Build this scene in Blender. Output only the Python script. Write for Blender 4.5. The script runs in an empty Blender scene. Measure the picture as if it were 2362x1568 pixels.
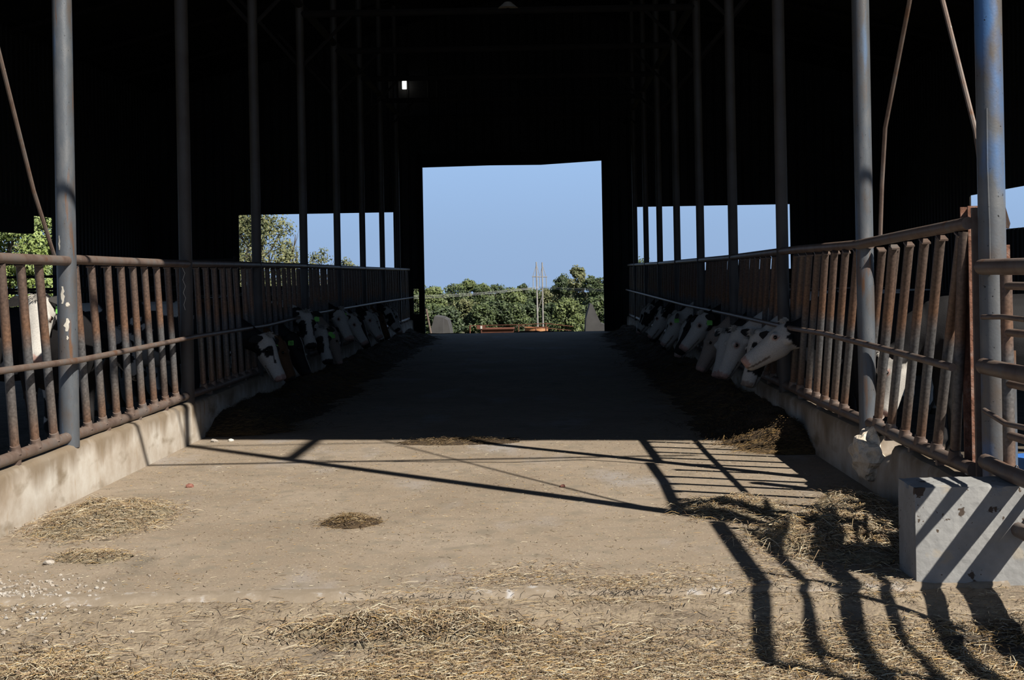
import bpy, math, random
import numpy as np
from mathutils import Vector, Matrix, noise as mnoise

# ------------------------------------------------------------------ camera, sky, sun, exposure
scene = bpy.context.scene
C = scene.collection
F = 3080.0; W, H = 2362.0, 1568.0
VPX, VPY = 1243.0, 630.0
ROLL = 0.0185
EYE = 1.5
SUN = (-0.82, 0.77, -1.0)          # direction the sunlight travels

cam_d = bpy.data.cameras.new('camera')
cam_d.sensor_width = 36.0
cam_d.lens = F / W * 36.0
cam_d.clip_end = 3000
cam = bpy.data.objects.new('camera', cam_d); C.objects.link(cam)
cam.location = (0, 0, EYE)
cam.matrix_world = Matrix.Translation((0, 0, EYE)) @ Matrix.Rotation(math.pi / 2, 4, 'X') @ Matrix.Rotation(-ROLL, 4, 'Z')
cam_d.shift_x = -(VPX - W / 2) / W
cam_d.shift_y = -(H / 2 - VPY) / W
scene.camera = cam

world = bpy.data.worlds.new('sky'); scene.world = world
world.use_nodes = True
wn = world.node_tree.nodes; wl = world.node_tree.links
tcw = wn.new('ShaderNodeTexCoord'); sxw = wn.new('ShaderNodeSeparateXYZ'); wl.new(tcw.outputs['Generated'], sxw.inputs[0])
crw = wn.new('ShaderNodeValToRGB'); ew = crw.color_ramp.elements
SKY = [(0.0, (.30, .44, .68)), (.03, (.31, .46, .71)), (.08, (.345, .525, .82)), (.22, (.23, .34, .54)), (.5, (.09, .14, .235)), (1.0, (.045, .075, .14))]
while len(ew) < len(SKY): ew.new(.5)
for e_, (p_, c_) in zip(ew, SKY): e_.position = p_; e_.color = (*c_, 1)
wl.new(sxw.outputs[2], crw.inputs[0])
bg = wn['Background']; wl.new(crw.outputs[0], bg.inputs[0])
bg.inputs[1].default_value = 1.0

sun_d = bpy.data.lights.new('sun', 'SUN'); sun_d.energy = 9.5; sun_d.angle = math.radians(0.6)
sun_d.color = (1.0, 0.94, 0.84)
sun = bpy.data.objects.new('sun', sun_d); C.objects.link(sun)
sun.location = (30, -30, 40)
sun.rotation_euler = Vector(SUN).to_track_quat('-Z', 'Y').to_euler()

vs = scene.view_settings
vs.view_transform = 'Standard'; vs.look = 'None'; vs.gamma = 1.0; vs.use_curve_mapping = False
vs.exposure = 0.0

# ------------------------------------------------------------------ helpers
R = random.Random(7)
XL, XR = -3.27, 2.26               # rows of steel posts
FL, FR = -3.20, 2.20               # alley faces of the two curbs
CH = 0.375                         # curb height
BAY = 3.12
END = 34.0                         # far wall
POSTS_Y = [9.25 + BAY * k for k in range(8)]

def tag(o, label=None, cat=None, group=None, kind=None):
    if label: o['label'] = label
    if cat: o['category'] = cat
    if group: o['group'] = group
    if kind: o['kind'] = kind
    return o

class MB:
    def __init__(s): s.v = []; s.f = []; s.m = []
    def add(s, vs_, fs, m=0):
        k = len(s.v); s.v.extend([tuple(p) for p in vs_])
        for f in fs: s.f.append(tuple(i + k for i in f)); s.m.append(m)
        return s
    def box(s, x0, x1, y0, y1, z0, z1, m=0, bev=0.0):
        if bev <= 0:
            vs_ = [(x, y, z) for z in (z0, z1) for y in (y0, y1) for x in (x0, x1)]
            return s.add(vs_, [(0, 2, 3, 1), (4, 5, 7, 6), (0, 1, 5, 4), (2, 6, 7, 3), (0, 4, 6, 2), (1, 3, 7, 5)], m)
        b = bev
        rings = []
        for z, i in ((z0, b), (z0 + b, 0), (z1 - b, 0), (z1, b)):
            rings.append([(x0 + b, y0 + i, z), (x1 - b, y0 + i, z), (x1 - i, y0 + b, z), (x1 - i, y1 - b, z),
                          (x1 - b, y1 - i, z), (x0 + b, y1 - i, z), (x0 + i, y1 - b, z), (x0 + i, y0 + b, z)])
        return s.rings(rings, m)
    def rings(s, rings, m=0, caps=True):
        n = len(rings[0]); vs_ = [p for r in rings for p in r]; fs = []
        for i in range(len(rings) - 1):
            for j in range(n):
                a = i * n + j; b = i * n + (j + 1) % n
                fs.append((a, b, b + n, a + n))
        if caps:
            fs.append(tuple(reversed(range(n)))); fs.append(tuple((len(rings) - 1) * n + j for j in range(n)))
        return s.add(vs_, fs, m)
    def tube(s, pts, r, n=10, m=0, caps=True):
        pts = [Vector(p) for p in pts]
        if not isinstance(r, (list, tuple)): r = [r] * len(pts)
        t0 = (pts[1] - pts[0]).normalized()
        ref = Vector((0, 0, 1)) if abs(t0.z) < 0.9 else Vector((1, 0, 0))
        u = t0.cross(ref).normalized()
        rings = []
        for i, p in enumerate(pts):
            if i == 0: t = t0
            elif i == len(pts) - 1: t = (pts[i] - pts[i - 1]).normalized()
            else: t = ((pts[i] - pts[i - 1]).normalized() + (pts[i + 1] - pts[i]).normalized()).normalized()
            u = (u - t * u.dot(t)).normalized(); w = t.cross(u)
            rings.append([p + (u * math.cos(a) + w * math.sin(a)) * r[i] for a in [2 * math.pi * k / n for k in range(n)]])
        return s.rings(rings, m, caps)
    def mesh(s, name, mats, smooth=True):
        me = bpy.data.meshes.new(name)
        me.from_pydata(s.v, [], s.f)
        for m in (mats if isinstance(mats, (list, tuple)) else [mats]): me.materials.append(m)
        if any(s.m): me.polygons.foreach_set('material_index', s.m)
        if smooth:
            me.polygons.foreach_set('use_smooth', [True] * len(me.polygons))
            try: me.set_sharp_from_angle(angle=math.radians(40))
            except Exception: pass
        me.update()
        return me
    def build(s, name, mats, parent=None, smooth=True, loc=None):
        return link(name, s.mesh(name, mats, smooth), parent, loc)

def link(name, me, parent=None, loc=None):
    o = bpy.data.objects.new(name, me); C.objects.link(o)
    if parent: o.parent = parent
    if loc is not None: o.location = loc
    return o

def empty(name, loc=(0, 0, 0), label=None, cat=None, group=None, kind=None, rz=0):
    o = bpy.data.objects.new(name, None); C.objects.link(o)
    o.location = loc; o.rotation_euler = (0, 0, rz); o.empty_display_size = 0.2
    return tag(o, label, cat, group, kind)

# ------------------------------------------------------------------ materials
ALB = .62
def material(name, cols, scale=4.0, rough=0.85, bump=0.3, bscale=40.0, stretch=(1, 1, 1), detail=6, metal=0.0,
             spots=None, coord='Object', bdist=0.004, pos=None):
    m = bpy.data.materials.new(name); m.use_nodes = True
    n = m.node_tree.nodes; l = m.node_tree.links
    b = n['Principled BSDF']; b.inputs['Roughness'].default_value = rough; b.inputs['Metallic'].default_value = metal
    b.inputs['Specular IOR Level'].default_value = 0.3
    tc = n.new('ShaderNodeTexCoord'); mp = n.new('ShaderNodeMapping'); mp.inputs['Scale'].default_value = stretch
    if coord == 'World':
        g = n.new('ShaderNodeNewGeometry'); l.new(g.outputs['Position'], mp.inputs[0])
    else: l.new(tc.outputs[coord], mp.inputs[0])
    nz = n.new('ShaderNodeTexNoise'); nz.inputs['Scale'].default_value = scale; nz.inputs['Detail'].default_value = detail
    nz.inputs['Roughness'].default_value = 0.62
    l.new(mp.outputs[0], nz.inputs['Vector'])
    cr = n.new('ShaderNodeValToRGB'); el = cr.color_ramp.elements
    cols = [tuple(x * ALB for x in c) for c in cols]
    k = len(cols)
    while len(el) < k: el.new(0.5)
    for i, c in enumerate(cols):
        el[i].position = (pos[i] if pos else 0.32 + 0.38 * i / max(1, k - 1)); el[i].color = (*c, 1)
    l.new(nz.outputs[0], cr.inputs[0])
    out = cr.outputs[0]
    for sp in (spots or []):
        col, sc, lo, hi = sp[:4]; col = tuple(x * ALB for x in col); st = sp[4] if len(sp) > 4 else (1, 1, 1)
        mp2 = n.new('ShaderNodeMapping'); mp2.inputs['Scale'].default_value = st
        l.new(mp.outputs[0], mp2.inputs[0])
        s2 = n.new('ShaderNodeTexNoise'); s2.inputs['Scale'].default_value = sc; s2.inputs['Detail'].default_value = 5
        l.new(mp2.outputs[0], s2.inputs['Vector'])
        mr = n.new('ShaderNodeMapRange'); mr.inputs[1].default_value = lo; mr.inputs[2].default_value = hi
        l.new(s2.outputs[0], mr.inputs[0])
        mx = n.new('ShaderNodeMix'); mx.data_type = 'RGBA'
        l.new(mr.outputs[0], mx.inputs[0]); l.new(out, mx.inputs[6]); mx.inputs[7].default_value = (*col, 1)
        out = mx.outputs[2]
    l.new(out, b.inputs['Base Color'])
    if bump:
        nb = n.new('ShaderNodeTexNoise'); nb.inputs['Scale'].default_value = bscale; nb.inputs['Detail'].default_value = 8
        l.new(mp.outputs[0], nb.inputs['Vector'])
        bp = n.new('ShaderNodeBump'); bp.inputs['Strength'].default_value = bump; bp.inputs['Distance'].default_value = bdist
        l.new(nb.outputs[0], bp.inputs['Height']); l.new(bp.outputs[0], b.inputs['Normal'])
    return m

def rust_bars_material():
    # pipe bars: rust at top and bottom, rubbed to grey steel where the necks pass
    m = bpy.data.materials.new('fence_bar_steel'); m.use_nodes = True
    n = m.node_tree.nodes; l = m.node_tree.links; b = n['Principled BSDF']
    g = n.new('ShaderNodeNewGeometry'); sx = n.new('ShaderNodeSeparateXYZ'); l.new(g.outputs['Position'], sx.inputs[0])
    nz = n.new('ShaderNodeTexNoise'); nz.inputs['Scale'].default_value = 3.0; nz.inputs['Detail'].default_value = 4
    l.new(g.outputs['Position'], nz.inputs['Vector'])
    ad = n.new('ShaderNodeMath'); ad.operation = 'MULTIPLY_ADD'; ad.inputs[1].default_value = 0.35
    l.new(nz.outputs[0], ad.inputs[0]); l.new(sx.outputs[2], ad.inputs[2])
    mr = n.new('ShaderNodeMapRange'); mr.inputs[1].default_value = 0.5; mr.inputs[2].default_value = 1.9
    l.new(ad.outputs[0], mr.inputs[0])
    cr = n.new('ShaderNodeValToRGB'); el = cr.color_ramp.elements
    stops = [(0.0, (.12, .085, .065)), (.12, (.165, .095, .062)), (.25, (.13, .11, .098)), (.38, (.115, .115, .12)),
             (.52, (.115, .11, .11)), (.60, (.185, .10, .06)), (.74, (.135, .085, .063)), (1.0, (.115, .088, .074))]
    while len(el) < len(stops): el.new(.5)
    for e, (p, c) in zip(el, stops): e.position = p; e.color = (*[x * .72 for x in c], 1)
    l.new(mr.outputs[0], cr.inputs[0])
    n2 = n.new('ShaderNodeTexNoise'); n2.inputs['Scale'].default_value = 60; n2.inputs['Detail'].default_value = 6
    l.new(g.outputs['Position'], n2.inputs['Vector'])
    m2 = n.new('ShaderNodeMapRange'); m2.inputs[1].default_value = .3; m2.inputs[2].default_value = .7
    m2.inputs[3].default_value = .6; m2.inputs[4].default_value = 1.3
    l.new(n2.outputs[0], m2.inputs[0])
    vm = n.new('ShaderNodeVectorMath'); vm.operation = 'SCALE'
    l.new(cr.outputs[0], vm.inputs[0]); l.new(m2.outputs[0], vm.inputs['Scale'])
    l.new(vm.outputs[0], b.inputs['Base Color'])
    b.inputs['Roughness'].default_value = .5; b.inputs['Metallic'].default_value = .25
    bp = n.new('ShaderNodeBump'); bp.inputs['Strength'].default_value = .25; bp.inputs['Distance'].default_value = .003
    l.new(n2.outputs[0], bp.inputs['Height']); l.new(bp.outputs[0], b.inputs['Normal'])
    return m

M = {}
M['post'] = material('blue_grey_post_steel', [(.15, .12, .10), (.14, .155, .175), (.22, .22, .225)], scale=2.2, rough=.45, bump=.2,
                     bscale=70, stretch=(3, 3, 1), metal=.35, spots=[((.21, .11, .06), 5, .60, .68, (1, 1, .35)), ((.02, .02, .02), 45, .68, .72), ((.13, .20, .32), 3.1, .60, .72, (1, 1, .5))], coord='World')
M['shaded_post'] = material('shaded_brown_post_steel', [(.05, .040, .035), (.07, .062, .058), (.085, .08, .078)], scale=2.2, rough=.6, bump=.2, bscale=70, coord='World')  # darkened copy of the post steel, the barn's shade put into its colour
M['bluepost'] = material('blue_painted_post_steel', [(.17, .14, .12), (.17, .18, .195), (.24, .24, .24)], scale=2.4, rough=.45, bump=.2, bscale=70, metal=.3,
                     spots=[((.10, .22, .46), 3.6, .50, .62, (1, 1, .45)), ((.18, .11, .07), 5, .62, .68, (1, 1, .35)), ((.02, .02, .02), 45, .68, .72)], coord='World')
M['bar'] = rust_bars_material()
M['rail'] = material('brown_rail_steel', [(.15, .10, .08), (.23, .17, .14), (.20, .185, .175)], scale=6, rough=.5, bump=.25,
                     bscale=60, metal=.25, spots=[((.20, .11, .07), 9, .60, .72), ((.36, .34, .31), 30, .70, .74)], coord='World')
M['rust'] = material('flaking_rust', [(.10, .05, .035), (.24, .11, .07), (.32, .22, .18)], scale=18, rough=.9, bump=.8, bscale=50, bdist=.01, coord='World')
M['curb'] = material('stained_curb_concrete', [(.36, .29, .22), (.50, .44, .37), (.62, .58, .52)], scale=2.5, rough=.9, bump=.3, bscale=50, coord='World',
                     spots=[((.22, .17, .11), 2.2, .56, .72, (1, 1, 2.5)), ((.40, .30, .20), 9, .6, .72, (1.5, 1.5, .35))])
def top_stain(m, z0, z1, col):
    n = m.node_tree.nodes; l = m.node_tree.links; b = n['Principled BSDF']; src = b.inputs['Base Color'].links[0].from_socket
    g = n.new('ShaderNodeNewGeometry'); sx = n.new('ShaderNodeSeparateXYZ'); l.new(g.outputs['Position'], sx.inputs[0])
    mp = n.new('ShaderNodeMapping'); mp.inputs['Scale'].default_value = (3, 3, .7); l.new(g.outputs['Position'], mp.inputs[0])
    nz = n.new('ShaderNodeTexNoise'); nz.inputs['Scale'].default_value = 1.6; nz.inputs['Detail'].default_value = 6; l.new(mp.outputs[0], nz.inputs['Vector'])
    ma = n.new('ShaderNodeMath'); ma.operation = 'MULTIPLY_ADD'; ma.inputs[1].default_value = .45; l.new(nz.outputs[0], ma.inputs[0]); l.new(sx.outputs[2], ma.inputs[2])
    mr = n.new('ShaderNodeMapRange'); mr.inputs[1].default_value = z0 + .22; mr.inputs[2].default_value = z1 + .22; mr.inputs[4].default_value = .8; l.new(ma.outputs[0], mr.inputs[0])
    mx = n.new('ShaderNodeMix'); mx.data_type = 'RGBA'; l.new(mr.outputs[0], mx.inputs[0]); l.new(src, mx.inputs[6]); mx.inputs[7].default_value = (*[c * ALB for c in col], 1)
    l.new(mx.outputs[2], b.inputs['Base Color'])
top_stain(M['curb'], .23, .36, (.20, .145, .09))
M['block'] = material('pale_concrete', [(.30, .30, .295), (.36, .36, .355), (.43, .43, .42)], scale=7, rough=.9, bump=.5, bscale=45, coord='World',
                      spots=[((.09, .065, .05), 13, .665, .685), ((.10, .07, .05), 28, .69, .71), ((.42, .38, .32), 6, .62, .68)])
M['broken'] = material('broken_concrete', [(.60, .50, .38), (.78, .68, .55), (.88, .80, .68)], scale=14, rough=.95, bump=1.0, bscale=30, bdist=.02, coord='World')  # colour raised so the broken lump reads as sunlit
M['slab'] = material('dusty_alley_floor', [(.27, .21, .152), (.335, .265, .195), (.375, .305, .235)], scale=.9, rough=.92, bump=.35, bscale=45, coord='World', detail=9,
                     spots=[((.36, .325, .30), 1.3, .56, .68, (1, .45, 1)), ((.20, .165, .125), 2.0, .62, .74, (1, .6, 1)),
                            ((.52, .44, .30), 60, .62, .66), ((.12, .095, .07), 48, .64, .69), ((.66, .62, .54), 95, .66, .69), ((.27, .225, .17), 7, .50, .70)])
M['lip'] = material('worn_slab_edge', [(.28, .225, .165), (.33, .27, .205), (.55, .54, .54)], scale=11, rough=.9, bump=.6, bscale=40, coord='World', pos=[.45, .58, .72])
M['dirt'] = material('straw_covered_dirt', [(.20, .155, .11), (.31, .245, .175), (.39, .315, .225)], scale=9, rough=.95, bump=.8, bscale=55, bdist=.012, coord='World', detail=10,
                     spots=[((.44, .36, .22), 90, .60, .70), ((.09, .065, .04), 60, .62, .70), ((.20, .16, .12), 1.7, .55, .68)])
M['pen'] = material('pen_mud', [(.05, .04, .03), (.10, .08, .06), (.16, .13, .09)], scale=5, rough=.9, bump=.7, bscale=20, bdist=.02, coord='World')
M['field'] = material('field_ground', [(.09, .08, .05), (.13, .13, .06), (.16, .15, .08)], scale=.2, rough=.95, bump=.6, bscale=2, bdist=.1, coord='World')
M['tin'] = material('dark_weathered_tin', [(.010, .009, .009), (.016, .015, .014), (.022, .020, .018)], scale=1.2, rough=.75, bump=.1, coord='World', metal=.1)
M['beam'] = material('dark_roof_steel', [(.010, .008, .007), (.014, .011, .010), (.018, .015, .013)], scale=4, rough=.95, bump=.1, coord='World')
M['feed'] = material('damp_feed_mix', [(.035, .022, .012), (.075, .048, .025), (.12, .08, .04)], scale=22, rough=.95, bump=1.0, bscale=40, bdist=.02, coord='World')
M['strawbase'] = material('matted_straw', [(.14, .115, .075), (.25, .20, .13), (.36, .30, .20)], scale=25, rough=.95, bump=1.0, bscale=60, bdist=.02, coord='World')
STRAW = []
for i, c in enumerate([(.50, .38, .22), (.36, .25, .155), (.74, .64, .46), (.17, .115, .07), (.56, .36, .14), (.44, .38, .30)]):
    STRAW.append(material('straw_tone', [tuple(x * .85 for x in c), c, tuple(min(1, x * 1.12) for x in c)], scale=20, rough=.6, bump=0, coord='World'))
FEEDSTRAW = [material('feed_strand', [tuple(x * .8 for x in c), c], scale=20, rough=.7, bump=0, coord='World')
             for c in [(.20, .12, .05), (.11, .07, .03), (.30, .19, .07), (.07, .045, .02)]]
M['white_paint'] = material('chipped_white_paint', [(.55, .50, .42), (.72, .68, .60)], scale=30, rough=.8, bump=.2)
M['stone'] = material('pale_gravel', [(.34, .29, .24), (.46, .41, .35), (.60, .58, .55)], scale=9, rough=.9, bump=.4, coord='World')
M['red_stone'] = material('reddish_pebble', [(.20, .08, .06), (.34, .15, .11)], scale=30, rough=.8, bump=.4)
M['bone'] = material('white_debris', [(.60, .57, .50), (.75, .72, .66)], scale=30, rough=.8, bump=.2)
M['blue'] = material('blue_plastic', [(.03, .12, .42), (.05, .20, .60)], scale=12, rough=.45, bump=.1)
M['chain'] = material('chain_steel', [(.10, .08, .07), (.22, .18, .15)], scale=40, rough=.5, bump=.2, metal=.5)
M['eye'] = material('dark_eye', [(.008, .006, .005), (.012, .01, .008)], scale=5, rough=.12, bump=0)
M['tag'] = material('green_ear_tag', [(.20, .62, .10), (.26, .72, .14)], scale=5, rough=.5, bump=0)
M['ink'] = material('black_ink', [(.01, .01, .01), (.02, .02, .02)], scale=5, rough=.7, bump=0)
M['blackhair'] = material('black_hair', [(.010, .009, .009), (.022, .018, .016)], scale=30, rough=.7, bump=.3, bscale=120)
M['whitehair'] = material('white_hair', [(.50, .46, .41), (.62, .58, .53)], scale=20, rough=.8, bump=.3, bscale=120)
M['hoof'] = material('dark_hoof', [(.03, .025, .02), (.06, .05, .04)], scale=12, rough=.7, bump=.1)
M['bark'] = material('tree_bark', [(.10, .08, .06), (.17, .14, .11)], scale=3, rough=.95, bump=.5, bscale=6, bdist=.05, coord='World')
M['pole'] = material('weathered_pole_wood', [(.30, .28, .27), (.42, .40, .39)], scale=.7, rough=.9, bump=0, coord='World')
M['wire'] = material('grey_cable', [(.35, .36, .36), (.42, .43, .43)], scale=.1, rough=.5, bump=0, coord='World')
M['orange_rust'] = material('orange_rusted_steel', [(.30, .10, .04), (.46, .19, .08), (.52, .27, .14)], scale=1.6, rough=.85, bump=.2, coord='World')
M['red_rust'] = material('red_rusted_steel', [(.12, .045, .03), (.20, .075, .045)], scale=2, rough=.85, bump=.2, coord='World')
M['bunk'] = material('grey_bunker_concrete', [(.06, .058, .06), (.10, .098, .10)], scale=1.5, rough=.9, bump=.3, coord='World')
lampm = bpy.data.materials.new('glowing_lamp_glass'); lampm.use_nodes = True
_b = lampm.node_tree.nodes['Principled BSDF']; _b.inputs['Emission Color'].default_value = (1, .99, .93, 1); _b.inputs['Emission Strength'].default_value = 3.0
M['lamp'] = lampm
def leaf_mats(tones, g=.80):
    out = []
    for c in tones:
        m = material('leaf_green', [tuple(x * 1.15 * g for x in c), tuple(x * 1.55 * g for x in c), tuple(x * 1.9 * g for x in c)], scale=.6, rough=.6, bump=0, coord='World')
        b = m.node_tree.nodes['Principled BSDF']
        out.append(m)
    return out
LEAF = {'mid': leaf_mats([(.060, .085, .030), (.085, .115, .040), (.040, .060, .025)]),
        'dark': leaf_mats([(.045, .068, .028), (.065, .090, .035), (.030, .048, .022)]),
        'light': leaf_mats([(.100, .130, .040), (.130, .160, .055), (.070, .095, .032)]),
        'olive': leaf_mats([(.115, .125, .055), (.150, .155, .065), (.075, .090, .035)]),
        'bright': leaf_mats([(.16, .21, .055), (.20, .25, .09), (.10, .14, .045)], 1.0)}

# cow coat: a colour attribute painted by hide pattern
hide = bpy.data.materials.new('cow_hide'); hide.use_nodes = True
_n = hide.node_tree.nodes; _l = hide.node_tree.links; _b = _n['Principled BSDF']
_a = _n.new('ShaderNodeVertexColor'); _a.layer_name = 'hide'
_z = _n.new('ShaderNodeTexNoise'); _z.inputs['Scale'].default_value = 90; _z.inputs['Detail'].default_value = 4
_t = _n.new('ShaderNodeTexCoord'); _l.new(_t.outputs['Object'], _z.inputs['Vector'])
_r = _n.new('ShaderNodeMapRange'); _r.inputs[1].default_value = .3; _r.inputs[2].default_value = .7; _r.inputs[3].default_value = .57; _r.inputs[4].default_value = .73
_l.new(_z.outputs[0], _r.inputs[0])
_s = _n.new('ShaderNodeVectorMath'); _s.operation = 'SCALE'; _l.new(_a.outputs[0], _s.inputs[0]); _l.new(_r.outputs[0], _s.inputs['Scale'])
_l.new(_s.outputs[0], _b.inputs['Base Color']); _b.inputs['Roughness'].default_value = .75; _b.inputs['Specular IOR Level'].default_value = .2
_bp = _n.new('ShaderNodeBump'); _bp.inputs['Strength'].default_value = .3; _bp.inputs['Distance'].default_value = .004
_l.new(_z.outputs[0], _bp.inputs['Height']); _l.new(_bp.outputs[0], _b.inputs['Normal'])
M['hide'] = hide

# ------------------------------------------------------------------ ground heights
def n2(x, y, s, seed=0.0):
    return (np.sin(x * 1.7 * s + 1.3 * seed) * np.cos(y * 1.3 * s - seed) + np.sin(x * 3.1 * s - y * 2.3 * s + seed * 2.1) * .5
            + np.cos(y * 4.7 * s + x * 1.1 * s + seed) * .35) / 1.85
def yard_z(x, y):
    x = np.asarray(x, float); y = np.asarray(y, float)
    d = np.clip((6.35 - y) / .75, 0, 1); d = d * d * (3 - 2 * d)
    return -.025 - .12 * d + .012 * n2(x, y, 2.2, 1) * np.clip((6.35 - y) * 3, 0, 1) + .006 * n2(x, y, 9, 2) * np.clip((6.35 - y) * 3, 0, 1)

def grid(name, x0, x1, y0, y1, nx, ny, zf, mat, parent=None):
    xs = np.linspace(x0, x1, nx); ys = np.linspace(y0, y1, ny)
    X, Y = np.meshgrid(xs, ys); Z = zf(X, Y) + 0 * X
    v = np.stack([X.ravel(), Y.ravel(), Z.ravel()], 1)
    idx = np.arange(nx * ny).reshape(ny, nx)
    f = np.stack([idx[:-1, :-1].ravel(), idx[:-1, 1:].ravel(), idx[1:, 1:].ravel(), idx[1:, :-1].ravel()], 1)
    me = np_mesh(name, v, f, [mat])
    return link(name, me, parent)

def np_mesh(name, v, f, mats, mi=None, smooth=True):
    me = bpy.data.meshes.new(name); k = f.shape[1]
    me.vertices.add(len(v)); me.vertices.foreach_set('co', np.asarray(v, np.float32).ravel())
    me.loops.add(f.size); me.loops.foreach_set('vertex_index', f.ravel().astype(np.int32))
    me.polygons.add(len(f)); me.polygons.foreach_set('loop_start', np.arange(0, f.size, k, dtype=np.int32))
    try: me.polygons.foreach_set('loop_total', np.full(len(f), k, np.int32))
    except Exception: pass
    for m in mats: me.materials.append(m)
    if mi is not None: me.polygons.foreach_set('material_index', mi.astype(np.int32))
    if smooth: me.polygons.foreach_set('use_smooth', np.ones(len(f), bool))
    me.update(calc_edges=True); me.validate()
    return me

# ------------------------------------------------------------------ large structure
def struct(o): o['kind'] = 'structure'; return o

# alley slab, thickened, with its worn front edge
o = MB().box(FL - .02, FR + .02, 6.36, END, -.16, 0.0).build('floor', M['slab'], smooth=False); struct(o)
slab = o
lip = MB()
rr = random.Random(3)
x = FL
rings = []
while x < FR + .001:
    j = .018 * math.sin(x * 7) + rr.uniform(-.012, .012)
    rings.append([(x, 6.42, .003), (x, 6.35 + j, .002), (x, 6.31 + j, -.012 + rr.uniform(-.004, .004)), (x, 6.27 + j * 1.4, -.06), (x, 6.42, -.12)])
    x += .05
lip.rings(rings)
lip.build('slab_edge', M['lip'], slab)

# pen floors and yard
struct(grid('floor_pen_left', -9.8, XL - .12, 6.3, END, 30, 60, lambda x, y: -.02 + .02 * n2(x, y, 1.5, 3), M['pen']))
struct(grid('floor_pen_right', XR + .12, 8.8, 6.3, END, 30, 60, lambda x, y: -.02 + .02 * n2(x, y, 1.5, 4), M['pen']))
struct(grid('ground_yard', -9, 9, -2.0, 6.42, 260, 160, yard_z, M['dirt']))
def outer_z(x, y):
    base = -.35 + 0 * x
    fall = np.where(y > 36.2, -.044 * (y - 36.2) * np.where(y < 400, 1, 0) - .044 * (363.8) * np.where(y >= 400, 1, 0), 0)
    side = np.where(np.abs(x + .5) > 10, 0.15, 0)
    return base + fall + side * np.where(y < 36, 1, 0)
gys = np.concatenate([np.linspace(-60, 36, 60), np.linspace(37, 100, 50), np.linspace(104, 420, 60), np.linspace(450, 1200, 10)])
gxs = np.concatenate([np.linspace(-500, -42, 14), np.linspace(-40, 40, 60), np.linspace(42, 500, 14)])
X, Y = np.meshgrid(gxs, gys); Z = outer_z(X, Y)
v = np.stack([X.ravel(), Y.ravel(), Z.ravel()], 1); idx = np.arange(X.size).reshape(X.shape)
f = np.stack([idx[:-1, :-1].ravel(), idx[:-1, 1:].ravel(), idx[1:, 1:].ravel(), idx[1:, :-1].ravel()], 1)
struct(link('ground_field', np_mesh('ground_field', v, f, [M['field']])))

# curbs, with slightly uneven top edges
def curb(name, face, back, y0, y1, seed):
    rr = random.Random(seed); rings = []; y = y0
    s = 1 if back > face else -1
    while y <= y1 + 1e-6:
        w = .006 * math.sin(y * 2.1 + seed) + rr.uniform(-.004, .004); t = CH + .006 * math.sin(y * 1.3 + seed) + rr.uniform(-.003, .003)
        if name.endswith('right') and 8.50 < y < 8.84:
            q = rr.uniform(-.012, .012)
            ring = [(face, y, -.1), (face + .003, y, .20 + q), (face + .02 + q, y, .24 + q), (face + .09 - q, y, .27 + q), (back, y, .30 - q), (back, y, -.1)]
            rings.append(ring); y += .05; continue
        ring = [(face + s * 0, y, -.1), (face + s * (.004 + w), y, t - .035), (face + s * (.022 + w), y, t - .008), (face + s * .05, y, t), (back, y, t), (back, y, -.1)]
        rings.append(ring if s > 0 else ring)
        y += .12
    o = MB().rings(rings).build(name, M['curb']); return struct(o)
curb('wall_curb_left', FL, FL - .20, 5.4, END - .1, 1)
curb('wall_curb_right', FR, FR + .20, 6.62, END - .1, 2)

# barn envelope
X0, X1 = -9.8, 8.8; RIDGE_X = -.5; RIDGE_Z = 8.6; SL = .25; Y0 = 6.6
def roof_z(x): return RIDGE_Z - SL * abs(x - RIDGE_X)
def sheet(name, x0, x1, z0, z1, y, parent=None):     # corrugated sheet across x
    mb = MB(); xs = []; x = x0
    while x < x1 - 1e-4:
        for dx, dy in ((0, 0), (.17, 0), (.19, .03), (.21, .03), (.23, 0)):
            if x + dx <= x1: xs.append((x + dx, dy))
        x += .23
    xs.append((x1, 0))
    vs_ = []; fs = []
    for px, dy in xs:
        zt = z1 if z1 is not None else roof_z(px)
        vs_ += [(px, y - dy, z0), (px, y - dy, zt), (px, y + .03, z0), (px, y + .03, zt)]
    for i in range(len(xs) - 1):
        a = 4 * i; b = a + 4
        fs += [(a, b, b + 1, a + 1), (a + 2, a + 3, b + 3, b + 2), (a + 1, b + 1, b + 3, a + 3), (a, a + 2, b + 2, b)]
    e = 4 * (len(xs) - 1)
    fs += [(0, 1, 3, 2), (e, e + 2, e + 3, e + 1)]
    mb.add(vs_, fs)
    return mb.build(name, M['tin'], parent, smooth=False)
def sheet_y(name, x, y0, y1, z0, z1, parent=None):
    mb = MB(); ys = []; y = y0; s = 1 if x < 0 else -1
    while y < y1 - 1e-4:
        for dx, dy in ((0, 0), (.17, 0), (.19, .03), (.21, .03), (.23, 0)):
            if y + dx <= y1: ys.append((y + dx, dy))
        y += .23
    ys.append((y1, 0)); vs_ = []; fs = []
    for py, d in ys: vs_ += [(x + s * d, py, z0), (x + s * d, py, z1), (x - s * .03, py, z0), (x - s * .03, py, z1)]
    for i in range(len(ys) - 1):
        a = 4 * i; b = a + 4
        fs += [(a, b, b + 1, a + 1), (a + 2, a + 3, b + 3, b + 2), (a + 1, b + 1, b + 3, a + 3), (a, a + 2, b + 2, b)]
    e = 4 * (len(ys) - 1); fs += [(0, 1, 3, 2), (e, e + 2, e + 3, e + 1)]
    return mb.add(vs_, fs).build(name, M['tin'], parent, smooth=False)

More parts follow.
